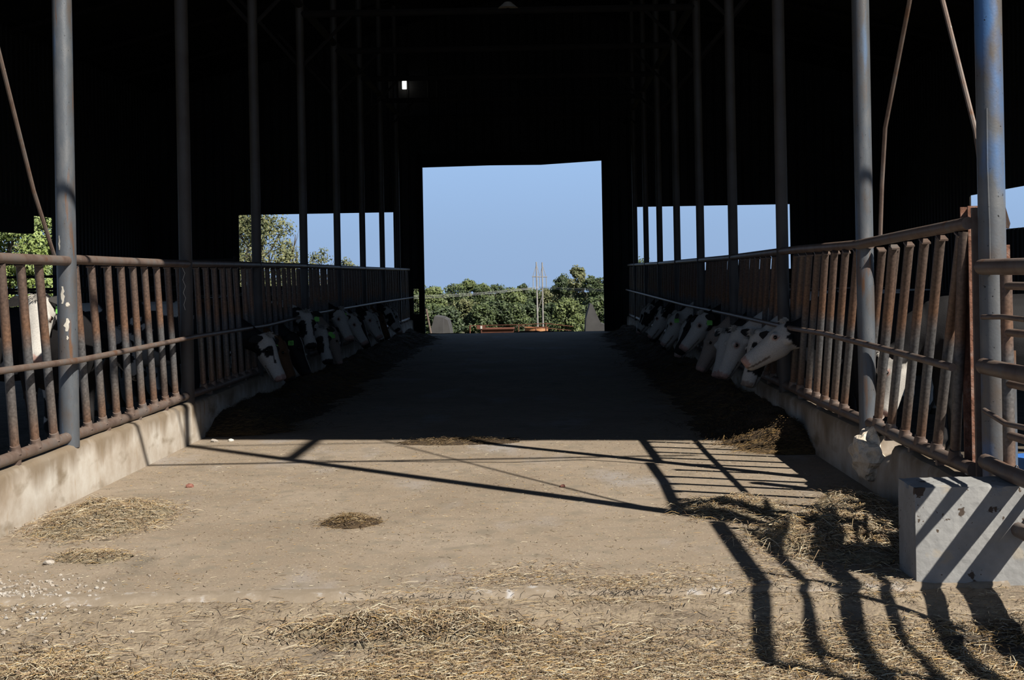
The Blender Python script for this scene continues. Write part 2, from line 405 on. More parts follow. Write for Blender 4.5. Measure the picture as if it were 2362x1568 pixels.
wall_far = empty('wall_far', (0, 0, 0), kind='structure')
DX0, DX1, DZ = -2.93, 1.66, 4.34
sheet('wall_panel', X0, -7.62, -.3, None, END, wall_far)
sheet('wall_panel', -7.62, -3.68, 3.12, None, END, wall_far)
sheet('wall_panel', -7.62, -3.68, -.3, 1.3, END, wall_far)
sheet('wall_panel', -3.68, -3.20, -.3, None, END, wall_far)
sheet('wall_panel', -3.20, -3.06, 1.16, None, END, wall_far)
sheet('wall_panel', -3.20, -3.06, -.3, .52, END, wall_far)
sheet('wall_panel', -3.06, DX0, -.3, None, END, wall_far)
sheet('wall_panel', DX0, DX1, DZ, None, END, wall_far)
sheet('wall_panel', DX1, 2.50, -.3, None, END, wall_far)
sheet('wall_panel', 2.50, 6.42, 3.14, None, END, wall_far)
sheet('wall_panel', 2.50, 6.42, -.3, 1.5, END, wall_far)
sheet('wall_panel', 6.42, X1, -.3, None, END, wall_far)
# uneven edge of the door header and jamb trims
hd = MB(); hd.add([(DX0, END - .06, DZ - .10), (-1.2, END - .06, DZ - .075), (.1, END - .06, DZ - .085), (DX1, END - .06, DZ - .005),
                   (DX1, END - .06, DZ + .25), (DX0, END - .06, DZ + .25)] + [(p[0], p[1] + .05, p[2]) for p in
                  [(DX0, END - .06, DZ - .10), (-1.2, END - .06, DZ - .075), (.1, END - .06, DZ - .085), (DX1, END - .06, DZ - .005), (DX1, END - .06, DZ + .25), (DX0, END - .06, DZ + .25)]],
                  [(0, 1, 2, 3, 4, 5), (11, 10, 9, 8, 7, 6)] + [(i, (i + 6), (i + 1) % 6 + 6, (i + 1) % 6) for i in range(6)])
hd.build('door_header', M['beam'], wall_far, smooth=False)
MB().box(DX0 - .12, DX0 + .02, END - .16, END - .03, -.2, DZ + .3).build('door_jamb', M['beam'], wall_far, smooth=False)
MB().box(DX1 - .02, DX1 + .10, END - .16, END - .03, -.2, DZ + .3).build('door_jamb', M['beam'], wall_far, smooth=False)

wall_left = empty('wall_left', kind='structure')
sheet_y('wall_panel', X0, 27.0, END, -.3, roof_z(X0), wall_left)
sheet_y('wall_panel', X0, Y0, 27.0, 2.80, roof_z(X0), wall_left)
wall_right = empty('wall_right', kind='structure')
sheet_y('wall_panel', X1, 27.2, END, -.3, roof_z(X1), wall_right)
sheet_y('wall_panel', X1, 15.0, 27.2, -.3, 2.17, wall_right)
sheet_y('wall_panel', X1, Y0, 27.2, 2.92, roof_z(X1), wall_right)

ceiling = empty('ceiling', kind='structure')
for s in (-1, 1):
    mb = MB(); y = Y0 - .02; ys = []
    xe = X0 - .4 if s < 0 else X1 + .4
    while y < END + .4:
        for dy, dz in ((0, 0), (.2, 0), (.22, .03), (.25, .03), (.27, 0)): ys.append((y + dy, dz))
        y += .3
    vs_ = []; fs = []
    for py, dz in ys:
        vs_ += [(RIDGE_X, py, RIDGE_Z + .12 + dz), (xe, py, roof_z(xe) + .12 + dz), (RIDGE_X, py, RIDGE_Z - .02), (xe, py, roof_z(xe) - .02)]
    for i in range(len(ys) - 1):
        a = 4 * i; b = a + 4
        fs += [(a, b, b + 1, a + 1), (a + 2, a + 3, b + 3, b + 2), (a + 1, b + 1, b + 3, a + 3), (a, a + 2, b + 2, b)]
    e = 4 * (len(ys) - 1); fs += [(0, 1, 3, 2), (e, e + 2, e + 3, e + 1)]
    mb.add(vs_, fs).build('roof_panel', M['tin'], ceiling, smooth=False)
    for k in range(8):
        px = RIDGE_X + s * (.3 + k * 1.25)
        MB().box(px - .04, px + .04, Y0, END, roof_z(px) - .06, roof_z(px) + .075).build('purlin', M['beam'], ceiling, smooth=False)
# trusses: rafter pipes, tie pipe, knee braces at every post pair
tie_z = 5.17
def truss(y, zt, front=False):
    t = empty('roof_truss', (0, y, 0), kind='structure')
    for s, xe in ((-1, X0), (1, X1)):
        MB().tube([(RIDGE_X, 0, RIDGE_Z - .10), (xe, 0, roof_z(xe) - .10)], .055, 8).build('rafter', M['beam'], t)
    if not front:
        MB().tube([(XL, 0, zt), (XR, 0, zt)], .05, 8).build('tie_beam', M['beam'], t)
        for s, xp in ((1, XL), (-1, XR)):
            MB().tube([(xp, 0, zt - .75), (xp + s * .75, 0, zt)], .025, 6).build('knee_brace', M['beam'], t)
            MB().tube([(xp, 0, zt - .75), (xp - s * .9, 0, zt + .3)], .025, 6).build('knee_brace', M['beam'], t)
    else:
        MB().tube([(XL - 3, 0, zt), (XR + 3.2, 0, zt)], .030, 8).build('tie_beam', M['beam'], t)
        MB().tube([(XL - 3, 0, zt + 1.62), (XR + 4.4, 0, zt + 1.5)], .018, 8).build('tie_beam', M['beam'], t)
    return t
truss(6.87, 5.15, True)
for y in POSTS_Y: truss(y, tie_z)
eave = empty('eave_beam', kind='structure')
for xp in (XL, XR):
    MB().tube([(xp, 6.9, 5.3), (xp, END, 5.3)], .055, 8).build('long_beam', M['beam'], eave)

# ------------------------------------------------------------------ steel posts
ORD = ['first', 'second', 'third', 'fourth', 'fifth', 'sixth', 'seventh', 'eighth', 'ninth']
def post(x, y, z0, ztop, r, label, bend=0.0, m='post'):
    o = MB().tube([(0, 0, z0), (bend, 0, (z0 + ztop) * .3), (0, 0, ztop * .6), (0, 0, ztop)], r, 20).build('steel_post', M[m], loc=(x, y, 0))
    tag(o, label, 'post', None)
    return o
def paint_patch(o, x, y, r, ang0, ang1, z0, z1, seed):
    rr = random.Random(seed); mb = MB(); n = 9; inner = []; m = 7
    vs_ = []; fs = []
    for i in range(m + 1):
        t = i / m; z = z0 + (z1 - z0) * t; w = math.sin(math.pi * min(max(t, .08), .92)) ** .6
        mid = (ang0 + ang1) / 2 + rr.uniform(-.15, .15) * (ang1 - ang0); hw = (ang1 - ang0) / 2 * w * rr.uniform(.6, 1)
        for j in range(n + 1):
            a = mid - hw + 2 * hw * j / n
            vs_.append((math.cos(a) * (r + .0015), math.sin(a) * (r + .0015), z))
    for i in range(m):
        for j in range(n):
            a = i * (n + 1) + j; fs.append((a, a + 1, a + n + 2, a + n + 1))
    mb.add(vs_, fs).build('paint_mark', M['white_paint'], o)

posts = {}
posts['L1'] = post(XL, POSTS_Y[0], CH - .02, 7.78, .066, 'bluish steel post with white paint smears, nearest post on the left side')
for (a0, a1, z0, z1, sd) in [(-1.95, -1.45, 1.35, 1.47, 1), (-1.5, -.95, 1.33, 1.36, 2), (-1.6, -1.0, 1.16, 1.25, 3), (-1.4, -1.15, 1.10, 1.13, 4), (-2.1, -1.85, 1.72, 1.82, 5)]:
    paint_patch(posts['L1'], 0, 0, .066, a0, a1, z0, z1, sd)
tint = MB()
posts['L2'] = post(XL, POSTS_Y[1], CH - .02, 7.78, .0600, 'shaded dark steel post marked with a pale zigzag scribble, second on the left side', m='shaded_post')
zz = MB()
pts = [(-1.9, 1.62), (-1.45, 1.56), (-1.8, 1.50), (-1.4, 1.44), (-1.75, 1.38), (-1.4, 1.33), (-1.7, 1.27), (-1.5, 1.22)]
for a, b in zip(pts[:-1], pts[1:]):
    q = []
    for t in (0, .5, 1):
        an = a[0] + (b[0] - a[0]) * t; z = a[1] + (b[1] - a[1]) * t
        q.append((math.cos(an) * .0605, math.sin(an) * .0605, z))
    zz.tube(q, .0022, 5)
zz.build('chalk_mark', M['white_paint'], posts['L2'])
for k in range(2, 8):
    post(XL, POSTS_Y[k], CH - .02, 7.78, .056, 'shaded dark steel post, %s from the entrance on the left side, against the far windows' % ORD[k], m='shaded_post')
posts['R1'] = post(2.335, 6.87, .30, 7.78, .0685, 'blue-painted steel post beside the open gate, nearest on the right side', m='bluepost')
MB().tube([(-.035, -.061, 1.45), (-.034, -.062, 1.7), (-.038, -.059, 2.0), (-.036, -.060, 2.3)], .004, 6).build('weld_seam', M['bluepost'], posts['R1'])
MB().add([(.06, -.03, 1.80), (.088, -.02, 1.71), (.085, -.01, 1.685), (.065, -.01, 1.69), (.06, .01, 1.80), (.086, .01, 1.71), (.083, .015, 1.685), (.065, .02, 1.69), ],
         [(0, 1, 2, 3), (7, 6, 5, 4), (0, 4, 5, 1), (1, 5, 6, 2), (2, 6, 7, 3), (3, 7, 4, 0)]).build('hinge_lug', M['rail'], posts['R1'])
posts['R2'] = post(XR, POSTS_Y[0], CH - .02, 7.78, .060, 'sunlit grey steel post behind the broken curb, second on the right side')
for k in range(1, 8):
    post(XR, POSTS_Y[k], CH - .02, 7.78, .056, 'shaded dark steel post, %s from the entrance on the right side' % ORD[k + 1], m='shaded_post')

# ------------------------------------------------------------------ feed fences
Z0B, Z1B = .46, 1.62
BD = {'L': -.16, 'R': -.42}
def fence(side, y_start, y_end, label, rail_pts_top, rail_pts_mid, sp=.333):
    s = -1 if side == 'L' else 1; BAR_D = BD[side]
    xp = XL if side == 'L' else XR
    fr = empty('feed_fence', (xp, y_start, 0), label, 'fence')
    L = lambda p: (p[0] - xp, p[1] - y_start, p[2])
    def railbuild(name, pts, r):
        return MB().tube([L(p) for p in pts], r, 12).build(name, M['rail'], fr)
    for seg in rail_pts_top: railbuild('top_rail', seg, .034)
    for seg in rail_pts_mid: railbuild('middle_rail', seg, .0215)
    # bottom rail in bay lengths
    ys = [y_start] + [y for y in POSTS_Y if y > y_start] + [y_end]
    for a, b in zip(ys[:-1], ys[1:]):
        railbuild('bottom_rail', [(xp + s * .004, a + (.05 if a != y_start else 0), CH + .052), (xp, (a + b) / 2, CH + .046), (xp + s * .004, b - .05, CH + .052)], .038)
        for k in (1, 2, 3):
            yy = a + (b - a) * k / 4
            MB().box(-.03, .03, -.02, .02, 0, .03).build('foot', M['rail'], fr, smooth=False, loc=(0, yy - y_start, CH - .004))
    bar = MB().tube([(0, 0, 0), (0, BAR_D * (Z1B - Z0B) / 2, (Z1B - Z0B) / 2), (0, BAR_D * (Z1B - Z0B), Z1B - Z0B)], .029, 12).mesh('bar', M['bar'])
    weld = MB().tube([(0, 0, 0), (-s * .004, BAR_D * .01, .012), (-s * .006, -.018, .045)], [.044, .036, .030], 12).mesh('weld', M['rail'])
    lugm = MB().box(-.026, .026, -.036, .036, -.005, .005).mesh('saddle', M['rail'], smooth=False)
    cap = MB().tube([(0, 0, 0), (-s * .002, BAR_D * .05, .05)], [.0305, .034], 12).mesh('bar_collar', M['rail'])
    y = y_start + (.22 if side == 'L' else .31); i = 0; bars = []
    bar0 = MB().tube([(0, 0, 0), (0, -.10, .6), (0, -.19, Z1B - Z0B + .06)], .029, 12).mesh('bar', M['bar'])
    while y < y_end - .1:
        first = side == 'R' and not bars
        hz_ = Z1B - Z0B; lean = -.19 if first else BAR_D * hz_
        zs = 1.0 if (side == 'L' or y > 9.2) else 1 + (9.2 - y) * .030 / hz_
        if first: zs = 1.0
        near = any(y + lean - .085 < p < y + .085 for p in POSTS_Y)
        centre = any(abs(y - p) < .09 for p in POSTS_Y) and side == 'L'
        dx = s * .088 if near else 0
        if not centre:
            b = link('bar', bar0 if first else bar, fr, (dx, y - y_start, Z0B)); b.rotation_euler = (R.uniform(-.012, .012), R.uniform(-.008, .008), 0); b.scale = (1, 1, zs)
            if y < 17:
                link('weld', weld, fr, (dx, y - y_start, Z0B - .01))
                if not first:
                    lu = link('saddle', lugm, fr, (dx, y - y_start + lean - .012, Z0B + hz_ * zs - .002)); lu.rotation_euler = (.35, 0, 0)
        bars.append(y)
        y += sp
    return fr, bars
tx = XL + .02; rx = XR - .012; mx = .095
lt = [[(tx, 5.2, 1.655), (tx, 7.5, 1.655), (tx, 9.2, 1.645)], [(tx, 9.3, 1.655), (tx, 10.8, 1.65), (tx, 12.38, 1.645)],
      [(tx, 12.40, 1.65), (tx, 18, 1.66), (tx, 25, 1.65), (tx, 33.4, 1.65)]]
lm = [[(XL + mx, 5.2, 1.0), (XL + mx, 7.8, .985), (XL + mx, 9.2, .96), (XL + mx, 10.6, .965), (XL + mx, 12.3, .975), (XL + mx, 15.5, .95), (XL + mx, 19, .99), (XL + mx, 26, .98), (XL + mx, 33.5, .95)]]
fence_l, bars_l = fence('L', 5.4, 33.4, 'rusty pipe feed fence of slanted bars along the left curb', lt, lm)
rt = [[(rx, 6.98, 1.72), (rx, 8.2, 1.69), (rx - .05, 9.18, 1.655)], [(rx + .03, 9.15, 1.66), (rx, 11.5, 1.665), (rx, 16, 1.64), (rx, 24, 1.64), (rx, 33.5, 1.66)]]
rm = [[(XR - mx, 7.02, .965), (XR - mx, 8.6, .985), (XR - mx, 10.2, 1.00), (XR - mx, 11.6, .985), (XR - mx, 15, .99), (XR - mx, 20, .985), (XR - mx, 27, 1.02), (XR - mx, 33.2, 1.05)]]
fence_r, bars_r = fence('R', 7.0, 33.4, 'rusty pipe feed fence of slanted bars along the right curb', rt, rm)
# frame at the near end of the right fence
MB().box(-.028, .028, -.012, .012, CH + .0, 1.80).build('end_strap', M['rail'], fence_r, smooth=False, loc=(.035, -.02, 0))
hb = MB()
hb.box(-.05, .05, -.006, .006, 0, 1.45); hb.box(-.006, .006, .006, .12, 0, 1.45); hb.box(-.05, .05, .12, .132, 0, 1.45)
o = hb.build('flanged_steel_stub', M['rust'], smooth=False, loc=(2.335, 7.10, CH - .01))
tag(o, 'flaking rusty steel beam stub standing between the fence end and the blue post', 'beam')

# cross braces between the front posts
def brace(name, pts, label, r=.0125):
    o = MB().tube(pts, r, 8).build(name, M['rail']); return tag(o, label, 'rod')
brace('brace_rod', [(2.31, 9.02, 1.70), (2.31, 8.95, 2.05), (2.31, 8.84, 2.42), (2.31, 8.22, 3.12), (2.30, 7.3, 4.6), (2.32, 6.95, 5.2)],
      'bent rusty brace rod rising from the right fence beside the sunlit post', .0145)
brace('brace_rod', [(2.31, 6.93, 1.95), (2.31, 7.02, 2.2), (2.31, 7.58, 3.05), (2.28, 9.12, 5.2)], 'straight rusty brace rod slanting down behind the blue post', .0145)
brace('brace_rod', [(XL - .03, 9.1, 1.68), (XL - .03, 8.75, 2.1), (XL - .03, 7.95, 3.35), (XL - .03, 6.9, 5.0)], 'rusty brace rod slanting up left of the paint-smeared post', .0145)
o = post(XL, 6.87, CH - .02, 7.78, .066, 'grey steel post at the left front corner of the alley, outside the frame')

# concrete block, broken curb piece
import bmesh
bm = bmesh.new(); bmesh.ops.create_cube(bm, size=1.0)
bmesh.ops.scale(bm, vec=(1.84, .29, .57), verts=bm.verts); bmesh.ops.translate(bm, vec=(2.685, 6.49, .165), verts=bm.verts)
bmesh.ops.bisect_plane(bm, geom=bm.verts[:] + bm.edges[:] + bm.faces[:], plane_co=(2.3, 0, 0), plane_no=(1, 0, 0))
bmesh.ops.subdivide_edges(bm, edges=bm.edges[:], cuts=22, use_grid_fill=True)
for v_ in bm.verts:
    p = v_.co
    dl = p.x - 1.765; dt = .45 - p.z; df = p.y - 6.345
    k1 = mnoise.noise(Vector((p.x * 9, p.y * 9, p.z * 9))); k2 = mnoise.noise(Vector((p.x * 30, p.y * 30 + 5, p.z * 30)))
    for a_, b_, ax, bx in ((dl, dt, 'x', 'z'), (df, dt, 'y', 'z'), (dl, df, 'x', 'y')):
        e_ = max(a_, b_)
        if a_ < .05 and b_ < .05:
            c_ = (.05 - (a_ + b_)) * (.05 + .75 * max(0, k1 - .15))
            if c_ > 0:
                if ax == 'x': p.x += c_
                if ax == 'y': p.y += c_
                if bx == 'z': p.z -= c_
                else: p.y += c_ * .5
    p.z += .0025 * k2; p.y += .002 * k2
me = bpy.data.meshes.new('concrete_block'); bm.to_mesh(me); bm.free(); me.materials.append(M['block'])
blk = link('concrete_block', me)
tag(blk, 'pale chipped concrete block at the near end of the right curb', 'block')
def rock(name, r, seed, mat, sc=(1, 1, 1), rough=.25, sub=3):
    import bmesh
    bm = bmesh.new(); bmesh.ops.create_icosphere(bm, subdivisions=sub, radius=1)
    rr = random.Random(seed); off = Vector((rr.uniform(0, 50), rr.uniform(0, 50), rr.uniform(0, 50)))
    planes = [(Vector((rr.gauss(0, 1), rr.gauss(0, 1), rr.gauss(0, 1))).normalized(), rr.uniform(.55, .85)) for _ in range(9)]
    for v_ in bm.verts:
        p = v_.co.copy()
        for nn, d in planes:
            k = p.dot(nn)
            if k > d: p -= nn * (k - d)
        p *= 1 + rough * mnoise.noise(p * 2.5 + off)
        v_.co = Vector((p.x * sc[0], p.y * sc[1], p.z * sc[2])) * r
    me = bpy.data.meshes.new(name); bm.to_mesh(me); bm.free(); me.materials.append(mat)
    return me
o = link('concrete_rubble', rock('concrete_rubble', .215, 5, M['broken'], (.62, 1.1, .80), .28, 4), None, (2.215, 8.95, .245))
tag(o, 'sunlit broken concrete lump sticking out of the right curb', 'rubble')
o = link('curb_chip', rock('curb_chip', .03, 9, M['broken'], (1.6, 1, .5)), None, (2.28, 7.05, .40)); o.parent = None
tag(o, 'small concrete chip lying on the curb under the fence end', 'stone')

# ------------------------------------------------------------------ gates at the right
def gate(name, label, x, y, rails, uprights, d=(0.0, -1.0)):
    g = empty(name, (x, y, 0), label, 'gate')
    P = lambda t, z, off=0: (d[0] * t + off, d[1] * t, z)
    for (z, r, t0, t1, *w) in rails:
        pts = []
        for i in range(9):
            t = t0 + (t1 - t0) * i / 8
            dz = w[0] * math.sin(t * 4.0) if w else 0
            pts.append(P(t, z + dz, 0))
        MB().tube(pts, r, 12).build('rail', M['rail'], g)
    for (t, z0, z1, r) in uprights:
        MB().tube([P(t, z0), P(t, (z0 + z1) / 2), P(t, z1)], r, 12).build('upright', M['bar'], g)
    return g
gate('pipe_gate', 'rusty pipe gate swung open toward the viewer beside the blue post', 2.255, 6.80,
     [(1.49, .040, 0, 2.5), (1.235, .013, 0, 2.5, .012), (.985, .042, 0, 2.5), (.76, .014, 0, 2.5, -.035), (.50, .040, 0, 2.5, -.01), (.24, .036, .35, 2.5)],
     [(2.5, .24, 1.49, .034), (1.3, .24, 1.49, .02)])
gate('pipe_gate', 'second pipe gate with a rusty orange upright, behind the first open gate', 2.315, 6.62,
     [(1.395, .020, .02, 2.2), (1.165, .020, .02, 2.2), (.91, .020, .02, 2.2), (.655, .022, .02, 2.2), (.43, .022, .02, 2.2), (.30, .030, .02, 2.2)],
     [(0, .20, 1.47, .030), (2.2, .2, 1.47, .028)], d=(.05, -1.0))
# stub with open end, on a grey post further right
o = MB().tube([(2.62, 7.45, -.05), (2.62, 7.45, 1.02)], .032, 12).build('grey_pipe_post', M['post'])
tag(o, 'short grey pipe post standing behind the two gates', 'post')
MB().tube([(-.12, -.05, 0), (.03, -.05, 0)], .022, 12, caps=True).build('pipe_stub', M['rail'], o, loc=(2.58, 7.42, .86))
o = MB().box(2.78, 2.86, 8.1, 8.18, -.05, 1.62).build('wooden_post', M['rust'], smooth=False)
tag(o, 'square rusty post at the right edge, behind the gates', 'post')
# chain
ch = empty('hanging_chain', (2.265, 6.38, .52), 'rusty chain hanging from the gate in front of the concrete block', 'chain')
for k in range(11):
    pts = [(math.cos(a) * .010, 0, math.sin(a) * .019) for a in [2 * math.pi * i / 12 for i in range(13)]]
    l_ = MB().tube(pts, .0032, 6, caps=False).build('link', M['chain'], ch, loc=(0, 0, -.031 * k)); l_.rotation_euler = (0, .08 * math.sin(k), (k % 2) * 1.4 + .2)
# blue bucket
bk = MB()
bk.rings([[(math.cos(a) * r, math.sin(a) * r, z) for a in [2 * math.pi * i / 20 for i in range(20)]] for r, z in ((.11, 0), (.125, .12), (.14, .24), (.148, .25), (.148, .27), (.138, .27), (.12, .05))], caps=True)
o = bk.build('plastic_bucket', M['blue'], loc=(3.22, 8.7, -.02)); tag(o, 'bright blue plastic bucket on the ground behind the gates', 'bucket')

# pen divider rails, left; hanging panel
pf = empty('pen_divider', (-9.6, 17.6, 0), 'dark pipe rail divider across the left pen', 'fence')
for z in (1.75, 1.57, 1.405, 1.365, 1.15, .85, .5): MB().tube([(0, 0, z), (3.0, .01, z + .005), (5.6, 0, z)], .018, 8).build('rail', M['beam'], pf)
for xx in (0, 1.4, 2.8, 4.2, 5.6): MB().tube([(xx, 0, -.05), (xx, 0, 1.8)], .025, 8).build('upright', M['beam'], pf)
o = MB().box(-9.72, -9.5, 20.0, 25.2, 2.42, 2.92, bev=.02).build('rolled_curtain_box', M['beam']); tag(o, 'dark rolled curtain box hanging over the left side opening', 'box')

# wall lamp
lp = empty('wall_lamp', (-3.32, END - .16, 6.33), 'small bright glowing lamp high on the far wall, left of the doorway', 'lamp')
MB().tube([(0, 0, -.10), (0, 0, .10)], [.055, .055], 12).build('lamp_glass', M['lamp'], lp)
MB().tube([(0, 0, .10), (0, 0, .16)], [.07, .04], 12).build('lamp_cap', M['beam'], lp)
MB().box(-.03, .03, .02, .16, .10, .15).build('bracket', M['beam'], lp, smooth=False)
hl = empty('hanging_fixture', (-.36, 18.55, tie_z), 'small pale reflector fixture hanging at the top of the picture', 'fixture')
MB().tube([(0, 0, -.04), (0, 0, .06)], [.02, .02], 8).build('stem', M['beam'], hl)
MB().tube([(0, 0, .02), (0, 0, .10)], [.14, .05], 16).build('reflector', M['whitehair'], hl)

# ------------------------------------------------------------------ straw and feed
def strands(name, px, py, pz, length, width, mats, parent=None, seed=0, tilt=.25, lift=0.0, probs=None, dirbias=None, label=None):
    rs = np.random.RandomState(seed); n = len(px)
    a = rs.uniform(0, 2 * np.pi, n)
    if dirbias is not None:
        k = rs.rand(n) < dirbias; a[k] = rs.normal(0, .35, k.sum()) + np.pi * (rs.rand(k.sum()) < .5)
    L_ = length * np.exp(rs.normal(0, .55, n)); L_ = np.minimum(L_, length * 4); w = width * rs.uniform(.6, 1.5, n)
    el = np.abs(rs.normal(0, tilt, n)); bend = rs.normal(0, .35, n)
    P0 = np.stack([px, py, pz + lift * rs.rand(n) ** 2], 1)
    d1 = np.stack([np.cos(a) * np.cos(el), np.sin(a) * np.cos(el), np.sin(el)], 1)
    a2 = a + bend; el2 = el * -.2
    d2 = np.stack([np.cos(a2) * np.cos(el2), np.sin(a2) * np.cos(el2), np.sin(el2)], 1)
    Pm = P0; Pa = P0 - d1 * (L_ / 2)[:, None] * np.array([1, 1, -1]); Pb = P0 + d2 * (L_ / 2)[:, None]
    Pa[:, 2] = np.maximum(Pa[:, 2] - 0, P0[:, 2] - .002)
    Pa[:, 2] = P0[:, 2] + .001
    side = np.stack([-np.sin(a), np.cos(a), np.zeros(n)], 1) * (w / 2)[:, None]; up = np.zeros((n, 3)); up[:, 2] = w * .45
    V = np.zeros((n, 9, 3))
    Pm = Pm + np.stack([0 * a, 0 * a, np.sin(el) * L_ * .3], 1)
    for i, (P, s) in enumerate(((Pa, .7), (Pm, 1.0), (Pb, .6))):
        V[:, 3 * i] = P - side * s; V[:, 3 * i + 1] = P + side * s; V[:, 3 * i + 2] = P + up * s
    base = (np.arange(n) * 9)[:, None]
    q = []
    for i in (0, 3):
        for a_, b_ in ((0, 2), (2, 1), (1, 0)): q.append([i + a_, i + b_, i + b_ + 3, i + a_ + 3])
    q = np.array(q)
    Fq = (base[:, None, :] + q[None]).reshape(-1, 4)
    mi = rs.choice(len(mats), n, p=probs).repeat(6)
    me = np_mesh(name, V.reshape(-1, 3), Fq, mats, mi, smooth=False)
    o = link(name, me, parent); o['kind'] = 'stuff'
    return o

rs = np.random.RandomState(11)
PR = [.27, .24, .15, .20, .06, .08]
# foreground litter
def scatter(n, x0, x1, y0, y1, dens):
    x = rs.uniform(x0, x1, n * 2); y = rs.uniform(y0, y1, n * 2)
    k = rs.rand(n * 2) < dens(x, y); return x[k][:n], y[k][:n]
def dens_front(x, y):
    nn = n2(x, y, 1.1, 5) * .5 + .5
    edge = np.clip((6.05 - y) / .45, 0, 1)
    left = np.where(x < -.75, np.clip((5.72 - y) / .45, .10, 1), 1); left = np.where((x < -1.9) & (y < 6.2), np.maximum(left, .5), left)
    return np.clip(edge * (.35 + .75 * nn) * left, .03, 1)
x, y = scatter(150000, -2.9, 2.9, 4.3, 6.32, dens_front)
o = strands('straw_litter', x, y, yard_z(x, y) + .001, .034, .0032, STRAW, seed=1, lift=.022, probs=PR, dirbias=.15)
tag(o, 'loose chopped straw covering the ground at the near edge of the barn', 'straw', kind='stuff')
x, y = scatter(3600, -3.2, 3.2, 3.8, 6.2, lambda x, y: dens_front(x, y))
o = strands('long_straw', x, y, yard_z(x, y) + .004, .075, .0046, STRAW, seed=2, lift=.025, probs=[.30, .1, .35, .05, .15, .05])
tag(o, 'longer pale straw stalks lying over the foreground litter', 'straw', kind='stuff')
x, y = scatter(9000, -1.0, 1.75, 6.2, 7.0, lambda x, y: np.clip((6.95 - y + .25 * n2(x, y, 1.5, 3)) / .6, 0, 1) ** 1.5 * np.clip((x + 1.0) / .5, 0, 1) * np.clip(.45 + .8 * n2(x, y, 3, 2), .05, 1))
o = strands('edge_litter', x, y, np.where(y < 6.27, yard_z(x, y), .004) + .001, .026, .0028, STRAW, seed=14, lift=.008, tilt=.15, probs=PR)
tag(o, 'band of straw bits spilled over the worn slab edge', 'straw', kind='stuff')
# sparse chaff on the slab
def dens_slab(x, y):
    nn = np.clip(n2(x, y, 1.4, 8) * .6 + .35, 0, 1)
    near = np.clip((7.1 - y) / .7, 0, 1) * np.where(x > -1.4, 1, .45)
    right = np.clip((x - .9) / .9, 0, 1) * np.clip((9.4 - y) / 1.5, 0, 1)
    return np.clip(.08 + .16 * nn + .55 * near * nn + .5 * right, 0, 1)
x, y = scatter(26000, FL + .03, FR - .03, 6.36, 12.2, dens_slab)
k = ~((x > 1.72) & (y < 6.66)); x = x[k]; y = y[k]
o = strands('floor_chaff', x, y, 0 * x + .001, .016, .0030, STRAW, seed=3, lift=.004, tilt=.1, probs=PR)
tag(o, 'thin scattered chaff on the sunlit alley floor', 'straw', kind='stuff')

def clump(name, cx, cy, rx_, ry, h, label, mats, base_mat, nstr, seed, ln=.04, wd=.0035, cat='straw', probs=None, rot=0, zf=lambda x, y: 0 * x):
    e = empty(name, (cx, cy, 0), label, cat, kind='stuff')
    nx, ny = 36, 28
    X, Y = np.meshgrid(np.linspace(-1, 1, nx), np.linspace(-1, 1, ny))
    def hz(X, Y, amp=1):
        r2 = X ** 2 + Y ** 2
        edge = 1 - r2 * (1.15 + .55 * n2(X * 2, Y * 2, 1.3, seed))
        return h * np.clip(edge, -.15, 1) ** 1 * (1 + .55 * n2(X * rx_ + seed, Y * ry, 9, seed)) 
    Z = np.clip(hz(X, Y), -.03, None)
    c, s = math.cos(rot), math.sin(rot)
    px = X * rx_ * c - Y * ry * s; py = X * rx_ * s + Y * ry * c
    v = np.stack([px.ravel(), py.ravel(), (Z + zf(px + cx, py + cy)).ravel() + .002], 1)
    idx = np.arange(nx * ny).reshape(ny, nx)
    f = np.stack([idx[:-1, :-1].ravel(), idx[:-1, 1:].ravel(), idx[1:, 1:].ravel(), idx[1:, :-1].ravel()], 1)
    keep = np.ones(len(f), bool)
    mo = link('matted_base', np_mesh('matted_base', v, f[keep], [base_mat]), e); mo['kind'] = 'stuff'
    r_ = np.random.RandomState(seed); u = r_.normal(0, .48, nstr); w = r_.normal(0, .48, nstr)
    k = (u ** 2 + w ** 2) < 1.9; u = u[k]; w = w[k]
    z = np.clip(hz(u, w), 0, None)
    xx = u * rx_ * c - w * ry * s; yy = u * rx_ * s + w * ry * c
    strands('straw_strands', xx, yy, z + zf(xx + cx, yy + cy) + .002, ln, wd, mats, e, seed, tilt=.4, lift=.02, probs=probs)
    return e
clump('straw_pile', -2.76, 8.35, .42, .62, .085, 'flat pile of grey-brown straw against the foot of the left curb', STRAW, M['strawbase'], 6500, 21, .038, .0032, probs=PR)
clump('straw_pile', -2.45, 7.25, .22, .16, .03, 'small brownish straw clump in front of the pile by the left curb', STRAW, M['strawbase'], 900, 22, .03, .003, probs=PR)
clump('straw_pile', -1.17, 8.12, .19, .18, .035, 'small lone brown straw tuft in the middle of the alley floor', FEEDSTRAW + STRAW[:2], M['feed'], 900, 23, .028, .003)
clump('straw_pile', 1.18, 8.35, .34, .42, .05, 'loose pale straw heap crossed by the rail shadows on the right', STRAW, M['strawbase'], 2600, 24, .045, .0035, probs=PR)
clump('straw_pile', 1.62, 7.35, .46, .62, .11, 'deep straw heap beside the concrete block', STRAW, M['strawbase'], 6000, 25, .06, .004, probs=PR)
clump('straw_pile', 1.95, 8.2, .25, .7, .06, 'narrow band of straw along the foot of the right curb', STRAW, M['strawbase'], 2200, 28, .045, .0035, probs=PR)
clump('straw_pile', -.62, 5.95, .55, .16, .05, 'ragged straw drift along the worn slab edge at centre', STRAW, M['strawbase'], 3000, 26, .05, .004, probs=PR, zf=yard_z)
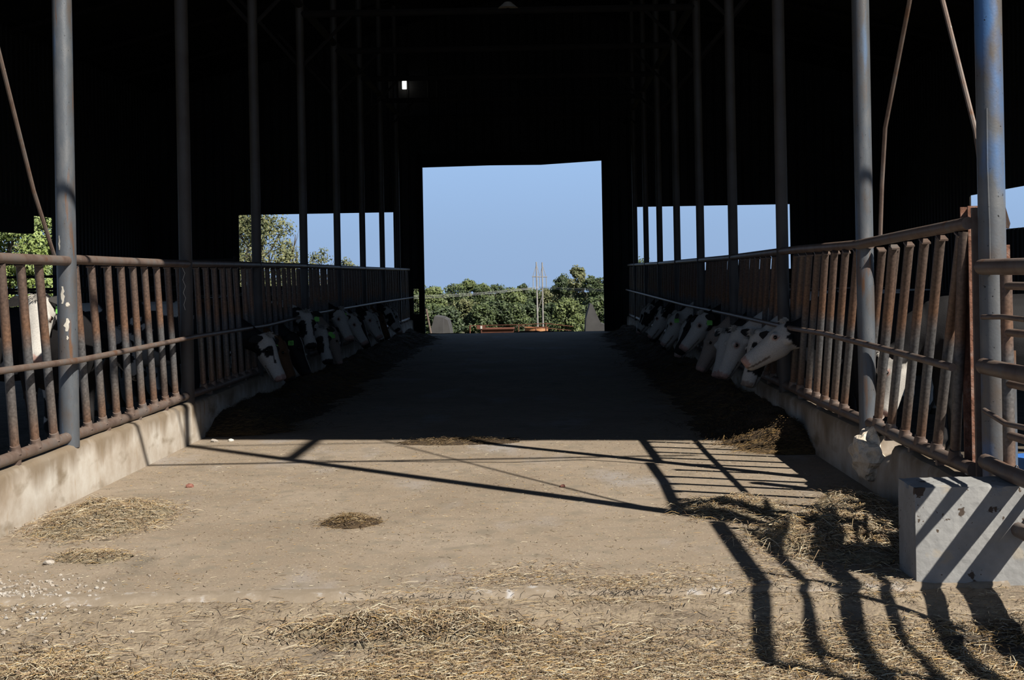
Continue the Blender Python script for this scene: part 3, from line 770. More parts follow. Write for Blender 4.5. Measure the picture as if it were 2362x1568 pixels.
clump('straw_pile', -2.05, 5.55, .28, .25, .04, 'brown straw tuft in the left foreground', STRAW, M['strawbase'], 1400, 27, .05, .004, probs=PR, zf=yard_z)
clump('straw_pile', 2.2, 5.75, .55, .22, .05, 'reddish muddy clod with straw in front of the concrete block', STRAW + FEEDSTRAW, M['pen'], 1200, 29, .045, .004, zf=yard_z)
clump('straw_pile', -.75, 12.0, .55, .25, .015, 'thin brown straw smear at the edge of the roof shade', FEEDSTRAW + STRAW[:2], M['feed'], 900, 30, .03, .003)

def feed_pile(name, side, y0, y1, label, width, h, seed, nstr):
    e = empty(name, ((FL if side < 0 else FR), y0, 0), label, 'feed', kind='stuff')
    nx, ny = 16, int((y1 - y0) / .06)
    U, Yy = np.meshgrid(np.linspace(0, 1, nx), np.linspace(0, y1 - y0, ny))
    def prof(U, Y):
        wv = width * (1 + .20 * n2(Y, Y * .3, 1.1, seed) + .13 * n2(Y, Y * .5, 5.3, seed + 4) + .06 * n2(Y, Y * .7, 13, seed + 2)) * np.clip(Y / .5 + .15, 0, 1) ** .5
        z = h * (np.cos(np.clip(U, 0, 1) * np.pi) * .5 + .5) * (1 + .35 * n2(U * 4, Y, 1.6, seed + 1)) * np.clip(Y / .4, 0, 1)
        return wv, z - .006 * (U > .98)
    wv, Z = prof(U, Yy); Xx = -side * U * wv
    v = np.stack([Xx.ravel(), Yy.ravel(), Z.ravel() + .002 + (.012 * n2(Xx, Yy, 14, 3) * (Z > .02)).ravel()], 1)
    idx = np.arange(nx * ny).reshape(ny, nx)
    f = np.stack([idx[:-1, :-1].ravel(), idx[:-1, 1:].ravel(), idx[1:, 1:].ravel(), idx[1:, :-1].ravel()], 1)
    mo = link('feed_heap', np_mesh('feed_heap', v, f, [M['feed']]), e); mo['kind'] = 'stuff'
    r_ = np.random.RandomState(seed); Y = (y1 - y0) * r_.rand(nstr) ** 1.9; U = np.abs(r_.normal(.35, .35, nstr)); U = np.minimum(U, 1.5)
    wv, Z = prof(np.clip(U, 0, 1), Y)
    strands('feed_strands', -side * U * wv, Y, np.clip(Z, 0, None) + .004, .05, .004, FEEDSTRAW, e, seed, tilt=.35, lift=.03)
feed_pile('feed_row', -1, 12.7, 32.5, 'long dark row of feed along the left curb under the cattle', .80, .17, 31, 9000)
feed_pile('feed_row', 1, 10.75, 32.5, 'long dark row of feed along the right curb, its near end catching the sun', .72, .20, 32, 10000)

# stones
st = [rock('stone_piece', 1, 40 + i, M['stone'], (1, .8, .6), .2, 1) for i in range(5)]
gr = empty('gravel_patch', (-2.75, 6.35, 0), 'patch of pale gravel at the left foreground', 'gravel', kind='stuff')
mb = MB()
for i in range(900):
    gx = R.gauss(0, .30); gy = R.gauss(0, .22); s_ = R.uniform(.003, .015); me = st[i % 5]; a = R.uniform(0, 6.28)
    wx, wy = -2.75 + gx, 6.35 + gy
    z = 0 if (wy > 6.36 and wx > FL) else float(yard_z(wx, wy))
    mb.add([(gx + (p.co.x * math.cos(a) - p.co.y * math.sin(a)) * s_, gy + (p.co.x * math.sin(a) + p.co.y * math.cos(a)) * s_, z + .3 * s_ + p.co.z * s_) for p in me.vertices], [tuple(p.vertices) for p in me.polygons])
mb.build('gravel', M['stone'], gr, smooth=False)['kind'] = 'stuff'
for (nm, x, y, s_, mt, lb) in [('pebble', -2.55, 9.65, .028, 'red_stone', 'red-brown pebble on the alley floor right of the left curb'),
                               ('pebble', .14, 9.35, .020, 'red_stone', 'tiny red pebble near the middle of the sunlit floor'),
                               ('bone_chip', -2.88, 12.35, .024, 'bone', 'white scrap lying at the shade edge by the left curb'),
                               ('pebble', -3.02, 12.3, .03, 'stone', 'rounded tan stone at the shade edge touching the left curb'),
                               ('pebble', -2.63, 7.10, .028, 'stone', 'pale pinkish stone on the small straw clump'),
                               ('pebble', -2.9, 6.0, .04, 'stone', 'biggest pale stone at the left picture edge')]:
    z = 0.0 if y > 6.25 else float(yard_z(x, y))
    o = link(nm, rock(nm, s_, int(s_ * 1000) + int(y * 10), M[mt], (1.3, 1, .7), .2, 2), None, (x, y, z + s_ * .35)); tag(o, lb, 'stone')

# ------------------------------------------------------------------ cattle
BLK = (.012, .011, .012); WHT = (.52, .49, .45); PNK = (.42, .27, .23); BRN = (.11, .055, .025); TAN = (.30, .24, .20); DK = (.02, .016, .015)
def ell(c, u, v_, hw, hh, n=18, drop=0.0):
    out = []
    for k in range(n):
        a = 2 * math.pi * k / n; ca, sa = math.cos(a), math.sin(a)
        ww = hw * (1 - drop * max(0, -sa))
        out.append(c + u * (ca * ww) + v_ * (sa * hh))
    return out

def head_frame(pose):
    p = math.radians(pose['pitch']); yw = math.radians(pose['yaw'])
    D = Vector((math.cos(p) * math.cos(yw), math.cos(p) * math.sin(yw), -math.sin(p)))
    Lt = Vector((-math.sin(yw), math.cos(yw), 0)); U = D.cross(Lt)
    if U.z < 0 or (abs(U.z) < .2 and U.x < 0): U = -U
    return Vector(pose['poll']), D, Lt, U

def cow_body_mesh(pose, pat, seed):
    P, D, Lt, U = head_frame(pose); mb = MB()
    Yv = Vector((0, 1, 0)); Zv = Vector((0, 0, 1))
    tors = [(-1.63, 1.10, .05, .08), (-1.60, 1.10, .15, .17), (-1.50, 1.07, .235, .26), (-1.25, 1.02, .28, .32), (-.95, .97, .31, .37), (-.6, .95, .315, .385),
            (-.3, .97, .28, .37), (-.08, 1.0, .22, .33), (.06, 1.02, .16, .26), (.10, 1.03, .10, .18)]
    mb.rings([ell(Vector((x, 0, z)), Yv, Zv, w, h_, 22) for x, z, w, h_ in tors])
    # neck as a bezier from the shoulders to the back of the skull
    A = Vector((-.12, 0, 1.02)); B = P + D * .06 - U * .055
    T0 = Vector((.35, 0, .02)); T1 = (D * .5 + Vector((.5, 0, .0))).normalized() * -.28
    prev = Yv; rings = []
    for i in range(11):
        t = i / 10; b0 = (1 - t) ** 3; b1 = 3 * t * (1 - t) ** 2; b2 = 3 * t * t * (1 - t); b3 = t ** 3
        c = A * b0 + (A + T0) * b1 + (B + T1) * b2 + B * b3
        tg = ((T0) * (1 - t) ** 2 * 3 + (B + T1 - A - T0) * 6 * t * (1 - t) + (-T1) * 3 * t * t).normalized()
        lat = (Yv * (1 - t) + Lt * t); lat = (lat - tg * lat.dot(tg)).normalized(); up = tg.cross(lat); 
        if up.z < -.3: up = -up
        hw = .17 * (1 - t) + .085 * t; hh = .28 * (1 - t) ** 1.3 + .120 * (1 - (1 - t) ** 1.3)
        rings.append(ell(c, lat, up, hw, hh, 18))
    mb.rings(rings)
    # head: (s, top, bottom, half width)
    hs = [(-.06, .045, -.06, .055), (-.03, .075, -.10, .09), (.02, .088, -.135, .108), (.08, .092, -.165, .116), (.15, .085, -.185, .120), (.21, .072, -.180, .108),
          (.28, .058, -.168, .097), (.35, .048, -.155, .087), (.41, .044, -.146, .085), (.46, .042, -.136, .092), (.497, .032, -.126, .090), (.522, .012, -.108, .074), (.534, -.012, -.08, .045)]
    rings = []
    for s_, top, bot, w in hs:
        c = P + D * s_ + U * ((top + bot) / 2); rings.append(ell(c, Lt, U, w, (top - bot) / 2, 20, drop=.30))
    mb.rings(rings)
    for sg in (-1, 1):      # brow bulges and nostril rims, cheeks
        for (s_, lt, u_, r_) in ((.165, .088, .045, .036), (.07, .10, -.06, .05), (.515, .045, .002, .026)):
            c = P + D * s_ + Lt * (sg * lt) + U * u_
            mb.rings([ell(c + D * (r_ * math.sin(a)), Lt, U, r_ * math.cos(a), r_ * math.cos(a), 10) for a in (-1.35, -.8, -.3, .3, .8, 1.35)])
    # legs
    for sy in (-1, 1):
        fr_ = [((-.14, .17, .98), .10, .13), ((-.13, .18, .78), .085, .11), ((-.10, .17, .62), .062, .075), ((-.10, .165, .50), .048, .055), ((-.09, .16, .44), .050, .055), ((-.10, .16, .36), .036, .038),
               ((-.11, .16, .18), .033, .036), ((-.11, .16, .11), .042, .045), ((-.08, .16, .07), .040, .045), ((-.07, .16, .0), .055, .065)]
        bk_ = [((-1.36, .17, 1.05), .13, .22), ((-1.32, .19, .88), .12, .19), ((-1.33, .19, .72), .085, .13), ((-1.42, .18, .60), .055, .075), ((-1.48, .17, .52), .046, .062), ((-1.47, .17, .42), .038, .045),
               ((-1.44, .17, .20), .035, .038), ((-1.43, .17, .11), .043, .046), ((-1.40, .17, .07), .040, .045), ((-1.39, .17, .0), .056, .066)]
        for leg in (fr_, bk_):
            mb.rings([ell(Vector((c[0], sy * c[1], c[2])), Yv, Vector((1, 0, 0)), w, l_, 12) for c, w, l_ in leg])
    me = mb.mesh('tmp', M['hide'], smooth=False)
    o = bpy.data.objects.new('tmp', me); C.objects.link(o)
    rm_ = o.modifiers.new('r', 'REMESH'); rm_.mode = 'VOXEL'; rm_.voxel_size = .0175; rm_.use_smooth_shade = True
    sm_ = o.modifiers.new('s', 'SMOOTH'); sm_.factor = .5; sm_.iterations = 4
    dg = bpy.context.evaluated_depsgraph_get(); dg.update()
    out = bpy.data.meshes.new_from_object(o.evaluated_get(dg)); out.name = 'body'
    bpy.data.objects.remove(o); bpy.data.meshes.remove(me)
    n = len(out.vertices); co = np.empty(n * 3, np.float32); out.vertices.foreach_get('co', co); co = co.reshape(-1, 3)
    rel = co - np.array(P); s = rel @ np.array(D); l = rel @ np.array(Lt); u = rel @ np.array(U)
    ra = np.random.RandomState(seed)
    col = np.zeros((n, 4), np.float32); col[:, 3] = 1
    ns = n2(co[:, 0] * 1.0 + co[:, 2] * .8, co[:, 1] + co[:, 2] * 1.3 + co[:, 0] * .5, 2.6, seed) + .25 * n2(co[:, 2], co[:, 0], 14, seed) 
    nf = n2(l * 9 + u * 3, s * 7 + u * 5, 1.5, seed + 3) * .5 + .2 * n2(l * 30, s * 30 + u * 20, 1.4, seed)
    head = (s > -.05) & (np.abs(l) < .19) & (u < .15) & (u > -.24) & (co[:, 0] > .15)
    body_col = {'bald': BLK, 'blaze': BLK, 'holstein': BLK, 'brown': BRN, 'white': WHT, 'patch': BLK, 'black': BLK, 'tan': TAN, 'baldred': BLK}[pat]
    col[:, :3] = body_col
    if pat in ('holstein', 'blaze', 'patch', 'white'):
        k = ns > .28 if pat != 'white' else ns > -.35; col[k, :3] = WHT
        if pat == 'white': col[~k, :3] = BLK
    belly = (co[:, 2] < .38) & (pat in ('holstein', 'white', 'bald') and seed != 20); col[belly, :3] = WHT
    if pat in ('bald', 'baldred'):
        k = head & (s + .12 * nf > -.01); col[k, :3] = WHT
        k = head & (s < .12) & (u < -.02) & (np.abs(l) > .05) & (s + .3 * np.abs(u) < .10 + .03 * nf); col[k, :3] = BLK
    elif pat in ('blaze', 'black', 'holstein'):
        wdt = np.where(s < .13, .125, .042) + .03 * nf if pat != 'black' else .02 + 0 * s
        k = head & (np.abs(l) < wdt) & (u > -.03); col[k, :3] = WHT
        if pat != 'black':
            k = head & (s > .36 + .05 * nf); col[k, :3] = WHT
            k = head & (u < -.13 + .02 * nf) & (s > .2); col[k, :3] = WHT
    elif pat == 'patch':
        col[head, :3] = WHT
        k = head & (np.abs(l) > .045) & (s > .08 + .03 * nf) & (s < .40 + .08 * nf) & (u > -.13 + .04 * nf) & (u < .07); col[k, :3] = BLK
    elif pat == 'white':
        col[head, :3] = WHT
    # muzzle
    muz = {'bald': PNK, 'baldred': PNK, 'tan': PNK, 'white': PNK, 'patch': TAN}.get(pat, DK)
    if pat in ('blaze',): muz = PNK if seed % 2 == 0 else DK
    k = head & (s > .485 + .01 * nf) & (u > -.065); col[k, :3] = muz
    k = head & (s > .3) & (np.abs(u + .075 + .10 * (.53 - s)) < .009) & (np.abs(l) > .02); col[k, :3] = np.minimum(col[k, :3], np.array(TAN) * .6)
    if pat in ('bald', 'baldred', 'white', 'patch'):
        ed = np.sqrt((s - .165) ** 2 + (u - .025) ** 2)
        k = head & (ed < .032) & (np.abs(l) > .06); col[k, :3] = PNK if pat != 'patch' else BLK
    hoof = co[:, 2] < .07; col[hoof, :3] = (.05, .04, .03)
    at = out.color_attributes.new('hide', 'FLOAT_COLOR', 'POINT'); at.data.foreach_set('color', col.ravel())
    out.materials.clear(); out.materials.append(M['hide'])
    out.polygons.foreach_set('use_smooth', np.ones(len(out.polygons), bool))
    return out

def ear_mesh(mat, sg):
    rings = []
    for t, w, th in ((0, .018, .016), (.04, .034, .016), (.09, .048, .012), (.13, .044, .009), (.17, .026, .006), (.195, .006, .003)):
        ring = []
        for k in range(12):
            a = 2 * math.pi * k / 12; cy = math.cos(a); sz = math.sin(a)
            ring.append(Vector((cy * w, t, sz * th + .35 * w * (cy * cy) - .10 * t)))
        rings.append(ring)
    return MB().rings(rings).mesh('ear', mat)
def eye_mesh():
    return MB().rings([[Vector((.019 * math.cos(b) * math.cos(a), .019 * math.sin(b), .019 * math.cos(b) * math.sin(a))) for a in [2 * math.pi * k / 12 for k in range(12)]] for b in (-1.4, -.9, -.4, 0, .4, .9, 1.4)]).mesh('eye', M['eye'])
EYE_ME = eye_mesh(); EARB = ear_mesh(M['blackhair'], 1); EARW = ear_mesh(M['whitehair'], 1)
TAG_ME = MB().rings([[(x * s_, y_, z * s_) for x, z in ((-.032, -.085), (.032, -.085), (.036, -.078), (.036, -.030), (.030, -.022), (.010, -.018), (.008, 0), (-.008, 0), (-.010, -.018), (-.030, -.022), (-.036, -.030), (-.036, -.078))] for y_, s_ in ((-.002, 1), (.002, 1))]).mesh('ear_tag', M['tag'], smooth=False)
NOS = MB().rings([[Vector((.0105 * math.cos(b) * math.cos(a), .007 * math.sin(b), .008 * math.cos(b) * math.sin(a))) for a in [2 * math.pi * k / 10 for k in range(10)]] for b in (-1.3, -.6, 0, .6, 1.3)]).mesh('nostril', M['eye'])
def tuft_mesh(mat, seed):
    rr = random.Random(seed); mb = MB()
    for i in range(90):
        a = rr.uniform(0, 6.28); r = rr.uniform(0, .055); b = Vector((r * math.cos(a) * .7, r * math.sin(a), 0)); d = Vector((rr.uniform(-.01, .03), b.y * .8, rr.uniform(.02, .05)))
        mb.tube([b, b + d * .6, b + d + Vector((.012, 0, -.004))], [.0035, .0026, .0006], 4)
    return mb.mesh('poll_tuft', mat)
TUFTW = tuft_mesh(M['whitehair'], 2); TUFTB = tuft_mesh(M['blackhair'], 3)
TAIL = MB().tube([(-1.60, 0, 1.28), (-1.67, 0, 1.24), (-1.70, .01, 1.0), (-1.69, .02, .7), (-1.68, .02, .45), (-1.67, .02, .30)], [.03, .028, .02, .016, .03, .008], 8).mesh('tail', M['blackhair'])
DIG = {'1': [((.5, 0), (.5, 1))], '2': [((0, .8), (.2, 1), (.8, 1), (1, .8), (1, .6), (0, 0), (1, 0))], '0': [((.2, 0), (.8, 0), (1, .2), (1, .8), (.8, 1), (.2, 1), (0, .8), (0, .2), (.2, 0))],
       '7': [((0, 1), (1, 1), (.4, 0))], '4': [((.8, 0), (.8, 1), (0, .35), (1, .35))]}
def digits_mesh(txt):
    mb = MB()
    for i, ch_ in enumerate(txt):
        for st_ in DIG[ch_]:
            pts = [(-.022 + i * .025 + q[0] * .016, -.0035, -.072 + q[1] * .032) for q in st_]
            mb.tube(pts, .0022, 5)
    return mb.mesh('tag_number', M['ink'], smooth=False)

body_cache = {}
def cow(x, y, rz, pose, pat, label, scale=.95, tagtxt=None, tagside=0, seed=1, group=None, z=0.0):
    key = (tuple(sorted((k, tuple(v) if isinstance(v, (list, tuple)) else v) for k, v in pose.items())), pat, seed)
    if key not in body_cache: body_cache[key] = cow_body_mesh(pose, pat, seed)
    e = empty('cow', (x, y, z), label, 'cow', group, rz=rz); e.scale = (scale,) * 3
    b = link('body', body_cache[key], e)
    P, D, Lt, U = head_frame(pose)
    Rm = Matrix((D, Lt, U)).transposed().to_4x4()
    if Rm.determinant() < 0: Rm = Matrix((D, -Lt, U)).transposed().to_4x4(); Lt = -Lt
    def at(s_, l_, u_): return P + D * s_ + Lt * l_ + U * u_
    for sg in (-1, 1):
        ey = link('eye', EYE_ME, e); ey.matrix_local = Matrix.Translation(at(.165, sg * .108, .028)) @ Rm
        er = link('ear', (EARW if pat in ('tan',) else EARB), e)
        er.matrix_local = Matrix.Translation(at(.0, sg * .085, .03)) @ Rm @ Matrix.Rotation(-sg * .25, 4, 'X') @ (Matrix.Diagonal((1, sg, 1, 1)))
        ns_ = link('nostril', NOS, e); ns_.matrix_local = Matrix.Translation(at(.524, sg * .040, -.018)) @ Rm
    tf = link('poll_tuft', TUFTW if pat in ('bald', 'baldred', 'white', 'patch', 'blaze', 'holstein') else TUFTB, e)
    tf.matrix_local = Matrix.Translation(at(-.005, 0, .078)) @ Rm
    tl = link('tail', TAIL, e)
    if tagtxt is not None:
        sg = tagside if tagside else 1
        t = link('ear_tag', TAG_ME, e); pos = at(.02, sg * .17, .0)
        t.matrix_local = Matrix.Translation(pos) @ Matrix.Rotation(-rz, 4, 'Z')
        t['label'] = 'green ear tag'
        if tagtxt: link('tag_number', digits_mesh(tagtxt), t)
    return e

# poses in cow space: +X forward, shoulders at x = 0
DOWN = dict(poll=(.60, 0, .80), pitch=66, yaw=0)
DOWN2 = dict(poll=(.62, 0, .74), pitch=74, yaw=14)
DOWN3 = dict(poll=(.63, 0, .88), pitch=56, yaw=-18)
NEARSIDE = dict(poll=(.58, 0, .98), pitch=52, yaw=-62)
NEARSIDE_L = dict(poll=(.58, 0, 1.06), pitch=55, yaw=-62)
LEVEL = dict(poll=(.52, 0, 1.03), pitch=34, yaw=0)
FACING = dict(poll=(.50, 0, 1.48), pitch=60, yaw=0)

def gap(bars, y, zc=.75, BAR_D=0):
    # y of the middle of the bar gap nearest y, at height zc
    off = BAR_D * (zc - Z0B)
    best = min(range(len(bars) - 1), key=lambda i: abs((bars[i] + bars[i + 1]) / 2 + off - y))
    return (bars[best] + bars[best + 1]) / 2 + off
SHL, SHR = XL - .40, XR + .40
def lcow(y, pose, pat, label, **k): return cow(SHL + k.pop('dx', 0), gap(bars_l, y, .75, BD['L']), k.pop('rz', 0), pose, pat, label, **k)
def rcow(y, pose, pat, label, **k): return cow(SHR + k.pop('dx', 0), gap(bars_r, y, .75, BD['R']), math.pi + k.pop('rz', 0), pose, pat, label, **k)
G1 = 'cattle feeding through the left fence'; G2 = 'cattle feeding through the right fence'
lcow(14.6, dict(poll=(.66, 0, .88), pitch=62, yaw=-22), 'blaze', 'black cow with white forehead and muzzle, first head through the left fence', seed=2, group=G1)
lcow(15.6, DOWN, 'brown', 'dark brown cow with green ear tags, second head through the left fence', tagtxt='22', tagside=-1, seed=3, group=G1)
lcow(16.6, DOWN, 'black', 'black cow with head deep in the feed beside the brown cow', tagtxt='20', tagside=-1, seed=5, group=G1)
lcow(17.7, NEARSIDE_L, 'blaze', 'white-faced cow with dark muzzle looking out through the left fence', tagtxt='', seed=7, group=G1)
lcow(18.7, dict(poll=(.62, 0, .80), pitch=62, yaw=-50), 'blaze', 'cow with white nose and dark eye patch beside the white-faced cow at left', tagtxt='', seed=9, group=G1)
lcow(19.7, DOWN2, 'tan', 'tan-faced cow feeding low behind the dark-muzzled cow', tagtxt='', tagside=-1, seed=11, group=G1)
lcow(20.7, dict(poll=(.56, 0, 1.02), pitch=58, yaw=-30), 'bald', 'white-polled cow raised above its neighbours on the left', tagtxt='', seed=13, group=G1)
for y, ps, pt, lb, sd in [(21.7, DOWN3, 'white', 'pale cow midway down the left row', 15), (22.7, DOWN, 'black', 'all-black cow midway down the left row', 5),
                          (23.7, DOWN3, 'bald', 'white-faced cow beyond the all-black cow at left', 17), (24.7, DOWN, 'holstein', 'patched cow in the far part of the left row', 19),
                          (25.7, DOWN, 'brown', 'brown cow in the far part of the left row', 3), (26.7, DOWN3, 'holstein', 'second last cow in the left row', 21),
                          (27.9, DOWN, 'blaze', 'last cow in the left row, nearest the far doorway', 2)]:
    lcow(y, ps, pt, lb, seed=sd, tagtxt='' if sd % 4 == 1 else None, group=G1)
rcow(11.75, dict(poll=(.50, 0, 1.02), pitch=33, yaw=0), 'baldred', 'white-faced cow with pink-rimmed eye, head held level, nearest on the right', seed=4, group=G2)
rcow(12.7, dict(poll=(.60, 0, .92), pitch=70, yaw=12), 'patch', 'white cow with a black eye patch, head down at the near right feed', seed=6, group=G2)
rcow(13.7, dict(poll=(.64, 0, .90), pitch=60, yaw=20), 'white', 'shaggy white-headed cow feeding behind the eye-patched cow', seed=8, group=G2)
rcow(14.7, dict(poll=(.62, 0, .84), pitch=66, yaw=35), 'bald', 'white-faced cow facing outward, fourth head on the right', seed=10, group=G2)
rcow(15.7, dict(poll=(.62, 0, .82), pitch=62, yaw=5), 'tan', 'tan-muzzled cow with lowered head, fifth on the right', seed=12, group=G2)
rcow(16.7, dict(poll=(.62, 0, .96), pitch=48, yaw=15), 'bald', 'broad white-faced cow reaching out, sixth on the right', tagtxt='', seed=14, group=G2)
for y, ps, pt, lb, sd in [(17.7, DOWN3, 'black', 'black cow with a thin blaze beyond the reaching cow on the right', 16), (18.7, DOWN, 'bald', 'white-faced cow in the middle of the right row', 17),
                          (19.7, DOWN3, 'white', 'pale cow in the middle of the right row', 15), (20.7, DOWN, 'holstein', 'patched cow past the middle of the right row', 19),
                          (21.9, DOWN3, 'bald', 'white-faced cow in the far part of the right row', 17), (23.1, DOWN, 'black', 'black cow in the far part of the right row', 5),
                          (24.4, DOWN3, 'holstein', 'second last cow in the right row', 21), (25.9, DOWN, 'blaze', 'last cow in the right row, nearest the far doorway', 2)]:
    rcow(y, ps, pt, lb, seed=sd, tagtxt='' if sd % 4 == 3 else None, group=G2)
# cattle standing in the near pens, seen between the bars
cow(-4.05, 11.0, math.radians(-78), dict(poll=(.50, 0, 1.42), pitch=66, yaw=0), 'bald', 'sunlit white-faced cow with a green tag, seen between the bars at far left', tagtxt='', tagside=1, seed=20)
cow(-5.2, 10.6, math.radians(-95), dict(poll=(.55, 0, 1.30), pitch=60, yaw=0), 'black', 'black cow at the left picture edge behind the fence', seed=5)
cow(-4.6, 12.9, math.radians(-8), dict(poll=(.55, 0, 1.05), pitch=55, yaw=0), 'blaze', 'black cow with a white blaze standing in the shade behind the left fence', seed=19)
cow(-7.2, 13.2, math.radians(-85), dict(poll=(.55, 0, 1.30), pitch=45, yaw=0), 'black', 'black cow deeper in the left pen', seed=5)
cow(3.12, 10.6, math.radians(178), dict(poll=(.36, 0, .86), pitch=80, yaw=0), 'bald', 'black cow with a white face, head lowered, standing behind the right fence', seed=20)

# ------------------------------------------------------------------ beyond the far door
def gz(y): return float(outer_z(np.array([0.0]), np.array([float(y)]))[0])
def pix(u, v_, Y):      # helper for laying out distant scenery: point at distance Y on the sight line of a photo pixel
    du, dv = u - VPX, v_ - VPY
    a = du - ROLL * dv; b = dv + ROLL * du
    return Vector((a * Y / F, Y, EYE - b * Y / F))

def tree(u, vtop, wpx, Y, tone, label, seed, n=3500, leaf=None, cat='tree', name='deciduous_tree', open_=0.0, low=0.12, bare=False):
    top = pix(u, vtop, Y); zg = gz(Y) if Y > 36 else -.3
    h = top.z - zg; w = wpx * Y / F / 2 * (1.2 if Y > 200 else 1.0); ra = np.random.RandomState(seed); rr = random.Random(seed)
    e = empty(name, (top.x, Y, zg), label, cat)
    leaf = leaf or max(.10, Y * .0011)
    # limbs
    mb = MB(); tr = max(.08, h * .022)
    mb.tube([(0, 0, -.3), (rr.uniform(-.02, .02) * h, 0, h * .3), (rr.uniform(-.04, .04) * h, 0, h * .62), (rr.uniform(-.05, .05) * h, 0, h * .92)], [tr, tr * .75, tr * .45, tr * .12], 8)
    tips = []
    for i in range(12 if not bare else 16):
        a = rr.uniform(0, 6.28); z0 = h * rr.uniform(.15, .7); L_ = w * rr.uniform(.45, .9)
        p0 = Vector((0, 0, z0)); p2 = p0 + Vector((math.cos(a) * L_, math.sin(a) * L_ * .8, h * rr.uniform(.10, .28)))
        p1 = (p0 + p2) / 2 + Vector((0, 0, -.03 * h)); mb.tube([p0, p1, p2], [tr * .4, tr * .25, tr * .06], 5); tips.append(p2)
        for j in range(2):
            q = p2 + Vector((rr.uniform(-.2, .2) * w, rr.uniform(-.2, .2) * w, rr.uniform(.03, .12) * h)); mb.tube([p1, (p1 + q) / 2, q], [tr * .2, tr * .12, tr * .03], 4)
    mb.build('trunk', M['bark'], e)
    if bare: return e
    K = 60; th = ra.uniform(0, 2 * np.pi, K); ph = ra.uniform(0, 1, K) ** .9
    zc = h * (low + (1 - low - .05) * ph); prof = np.sqrt(np.clip(1 - (np.clip(ph - .35, 0, 1) / .68) ** 2, .05, 1))
    rad = w * prof * np.sqrt(ra.uniform(.05, 1, K)) * .95
    cx = rad * np.cos(th); cy = rad * np.sin(th) * .8; br = w * ra.uniform(.22, .42, K) * (.55 + .45 * prof)
    cx[0] *= .3; cy[0] = 0; zc[0] = h - br[0] * .8; cx[1] = br[0]; zc[1] = h - br[0] * 1.9; cx[2] = -br[0]; zc[2] = h - br[0] * 1.8
    zc = np.minimum(zc, h - br * .75)
    bi = ra.randint(0, K, n); d = ra.normal(0, 1, (n, 3)); d /= np.linalg.norm(d, axis=1)[:, None]
    rr_ = br[bi] * (ra.uniform(.45, 1.35 + open_, n)) ** .8
    Pc = np.stack([cx[bi], cy[bi], zc[bi]], 1) + d * rr_[:, None] * np.array([1, 1, .8])
    Pc[:, 2] = np.maximum(Pc[:, 2], .1)
    nrm = d + np.array([.25, -.45, .35]) + ra.normal(0, .45, (n, 3)); nrm /= np.linalg.norm(nrm, axis=1)[:, None]
    t = np.cross(nrm, ra.normal(0, 1, (n, 3))); t /= np.linalg.norm(t, axis=1)[:, None]; b2 = np.cross(nrm, t)
    sz = leaf * ra.uniform(.5, 1.4, n)[:, None]
    V = np.stack([Pc - t * sz * .55, Pc + b2 * sz * .35 + nrm * sz * .12, Pc + t * sz * .55, Pc - b2 * sz * .35 + nrm * sz * .12], 1).reshape(-1, 3)
    Fq = np.arange(n * 4).reshape(n, 4)
    blobtone = ra.randint(0, 3, K); mi = np.where(ra.rand(n) < .7, blobtone[bi], ra.randint(0, 3, n))
    me = np_mesh('foliage', V, Fq, LEAF[tone], mi, smooth=False); link('foliage', me, e)['kind'] = 'stuff'
    return e
T = [  # u, vtop, width px, distance, tone, label
    (1000, 662, 62, 330, 'light', 'pale green tree at the left edge of the doorway view'),
    (966, 655, 60, 345, 'mid', 'tree partly hidden behind the left door jamb'),
    (1052, 655, 56, 350, 'mid', 'leafy tree with a grey-green crown left of the doorway middle'),
    (1083, 644, 46, 360, 'light', 'taller tree with a knobbly top left of centre in the doorway'),
    (1112, 654, 50, 355, 'mid', 'round-topped tree in the treeline beside the knobbly one'),
    (1146, 656, 62, 365, 'dark', 'broad dark tree in the middle of the treeline'),
    (1182, 664, 56, 350, 'light', 'yellow-green tree left of the power poles'),
    (1206, 654, 34, 375, 'dark', 'small dark pointed crown just left of the power poles'),
    (1226, 664, 50, 385, 'mid', 'tree directly behind the power poles'),
    (1262, 664, 50, 380, 'olive', 'thin-topped olive tree just right of the power poles'),
    (1297, 632, 46, 360, 'dark', 'dark tree with a leaning crown right of the power poles'),
    (1332, 612, 42, 350, 'olive', 'tallest tree in the doorway view'),
    (1364, 636, 60, 345, 'mid', 'full tree to the right of the tallest one'),
    (1398, 640, 66, 340, 'mid', 'tree at the right edge of the doorway view'),
    (1440, 640, 66, 350, 'dark', 'dark tree hidden behind the right door jamb'),
]
for i, (u, vt, wd, Y, tn, lb) in enumerate(T):
    tree(u, vt, wd, Y, tn, lb, 100 + i, n=7000, leaf=.52)
S = [(995, 700, 50, 300, 'mid', 'leafy shrub low at the left of the doorway view'), (1030, 706, 56, 290, 'dark', 'dark shrub behind the grey wall blocks'),
     (1072, 690, 60, 300, 'olive', 'greyish shrub with pale branches left of the rusty trough'), (1108, 700, 52, 295, 'mid', 'rounded shrub above the rusty sign'),
     (1150, 694, 60, 300, 'dark', 'dark shrub above the long rusty trough'), (1190, 700, 56, 300, 'mid', 'shrub between the trough and the orange tub'),
     (1225, 696, 50, 320, 'dark', 'dark shrub at the foot of the power poles'), (1275, 700, 60, 300, 'dark', 'dark shrub to the right of the power poles'),
     (1308, 688, 60, 280, 'light', 'bright yellow-green bush right of the power poles'), (1342, 706, 50, 290, 'mid', 'bush beside the leaning grey slab'),
     (1378, 680, 60, 290, 'mid', 'tall bush behind the leaning grey slab'), (1412, 690, 56, 290, 'dark', 'bush behind the right door jamb')]
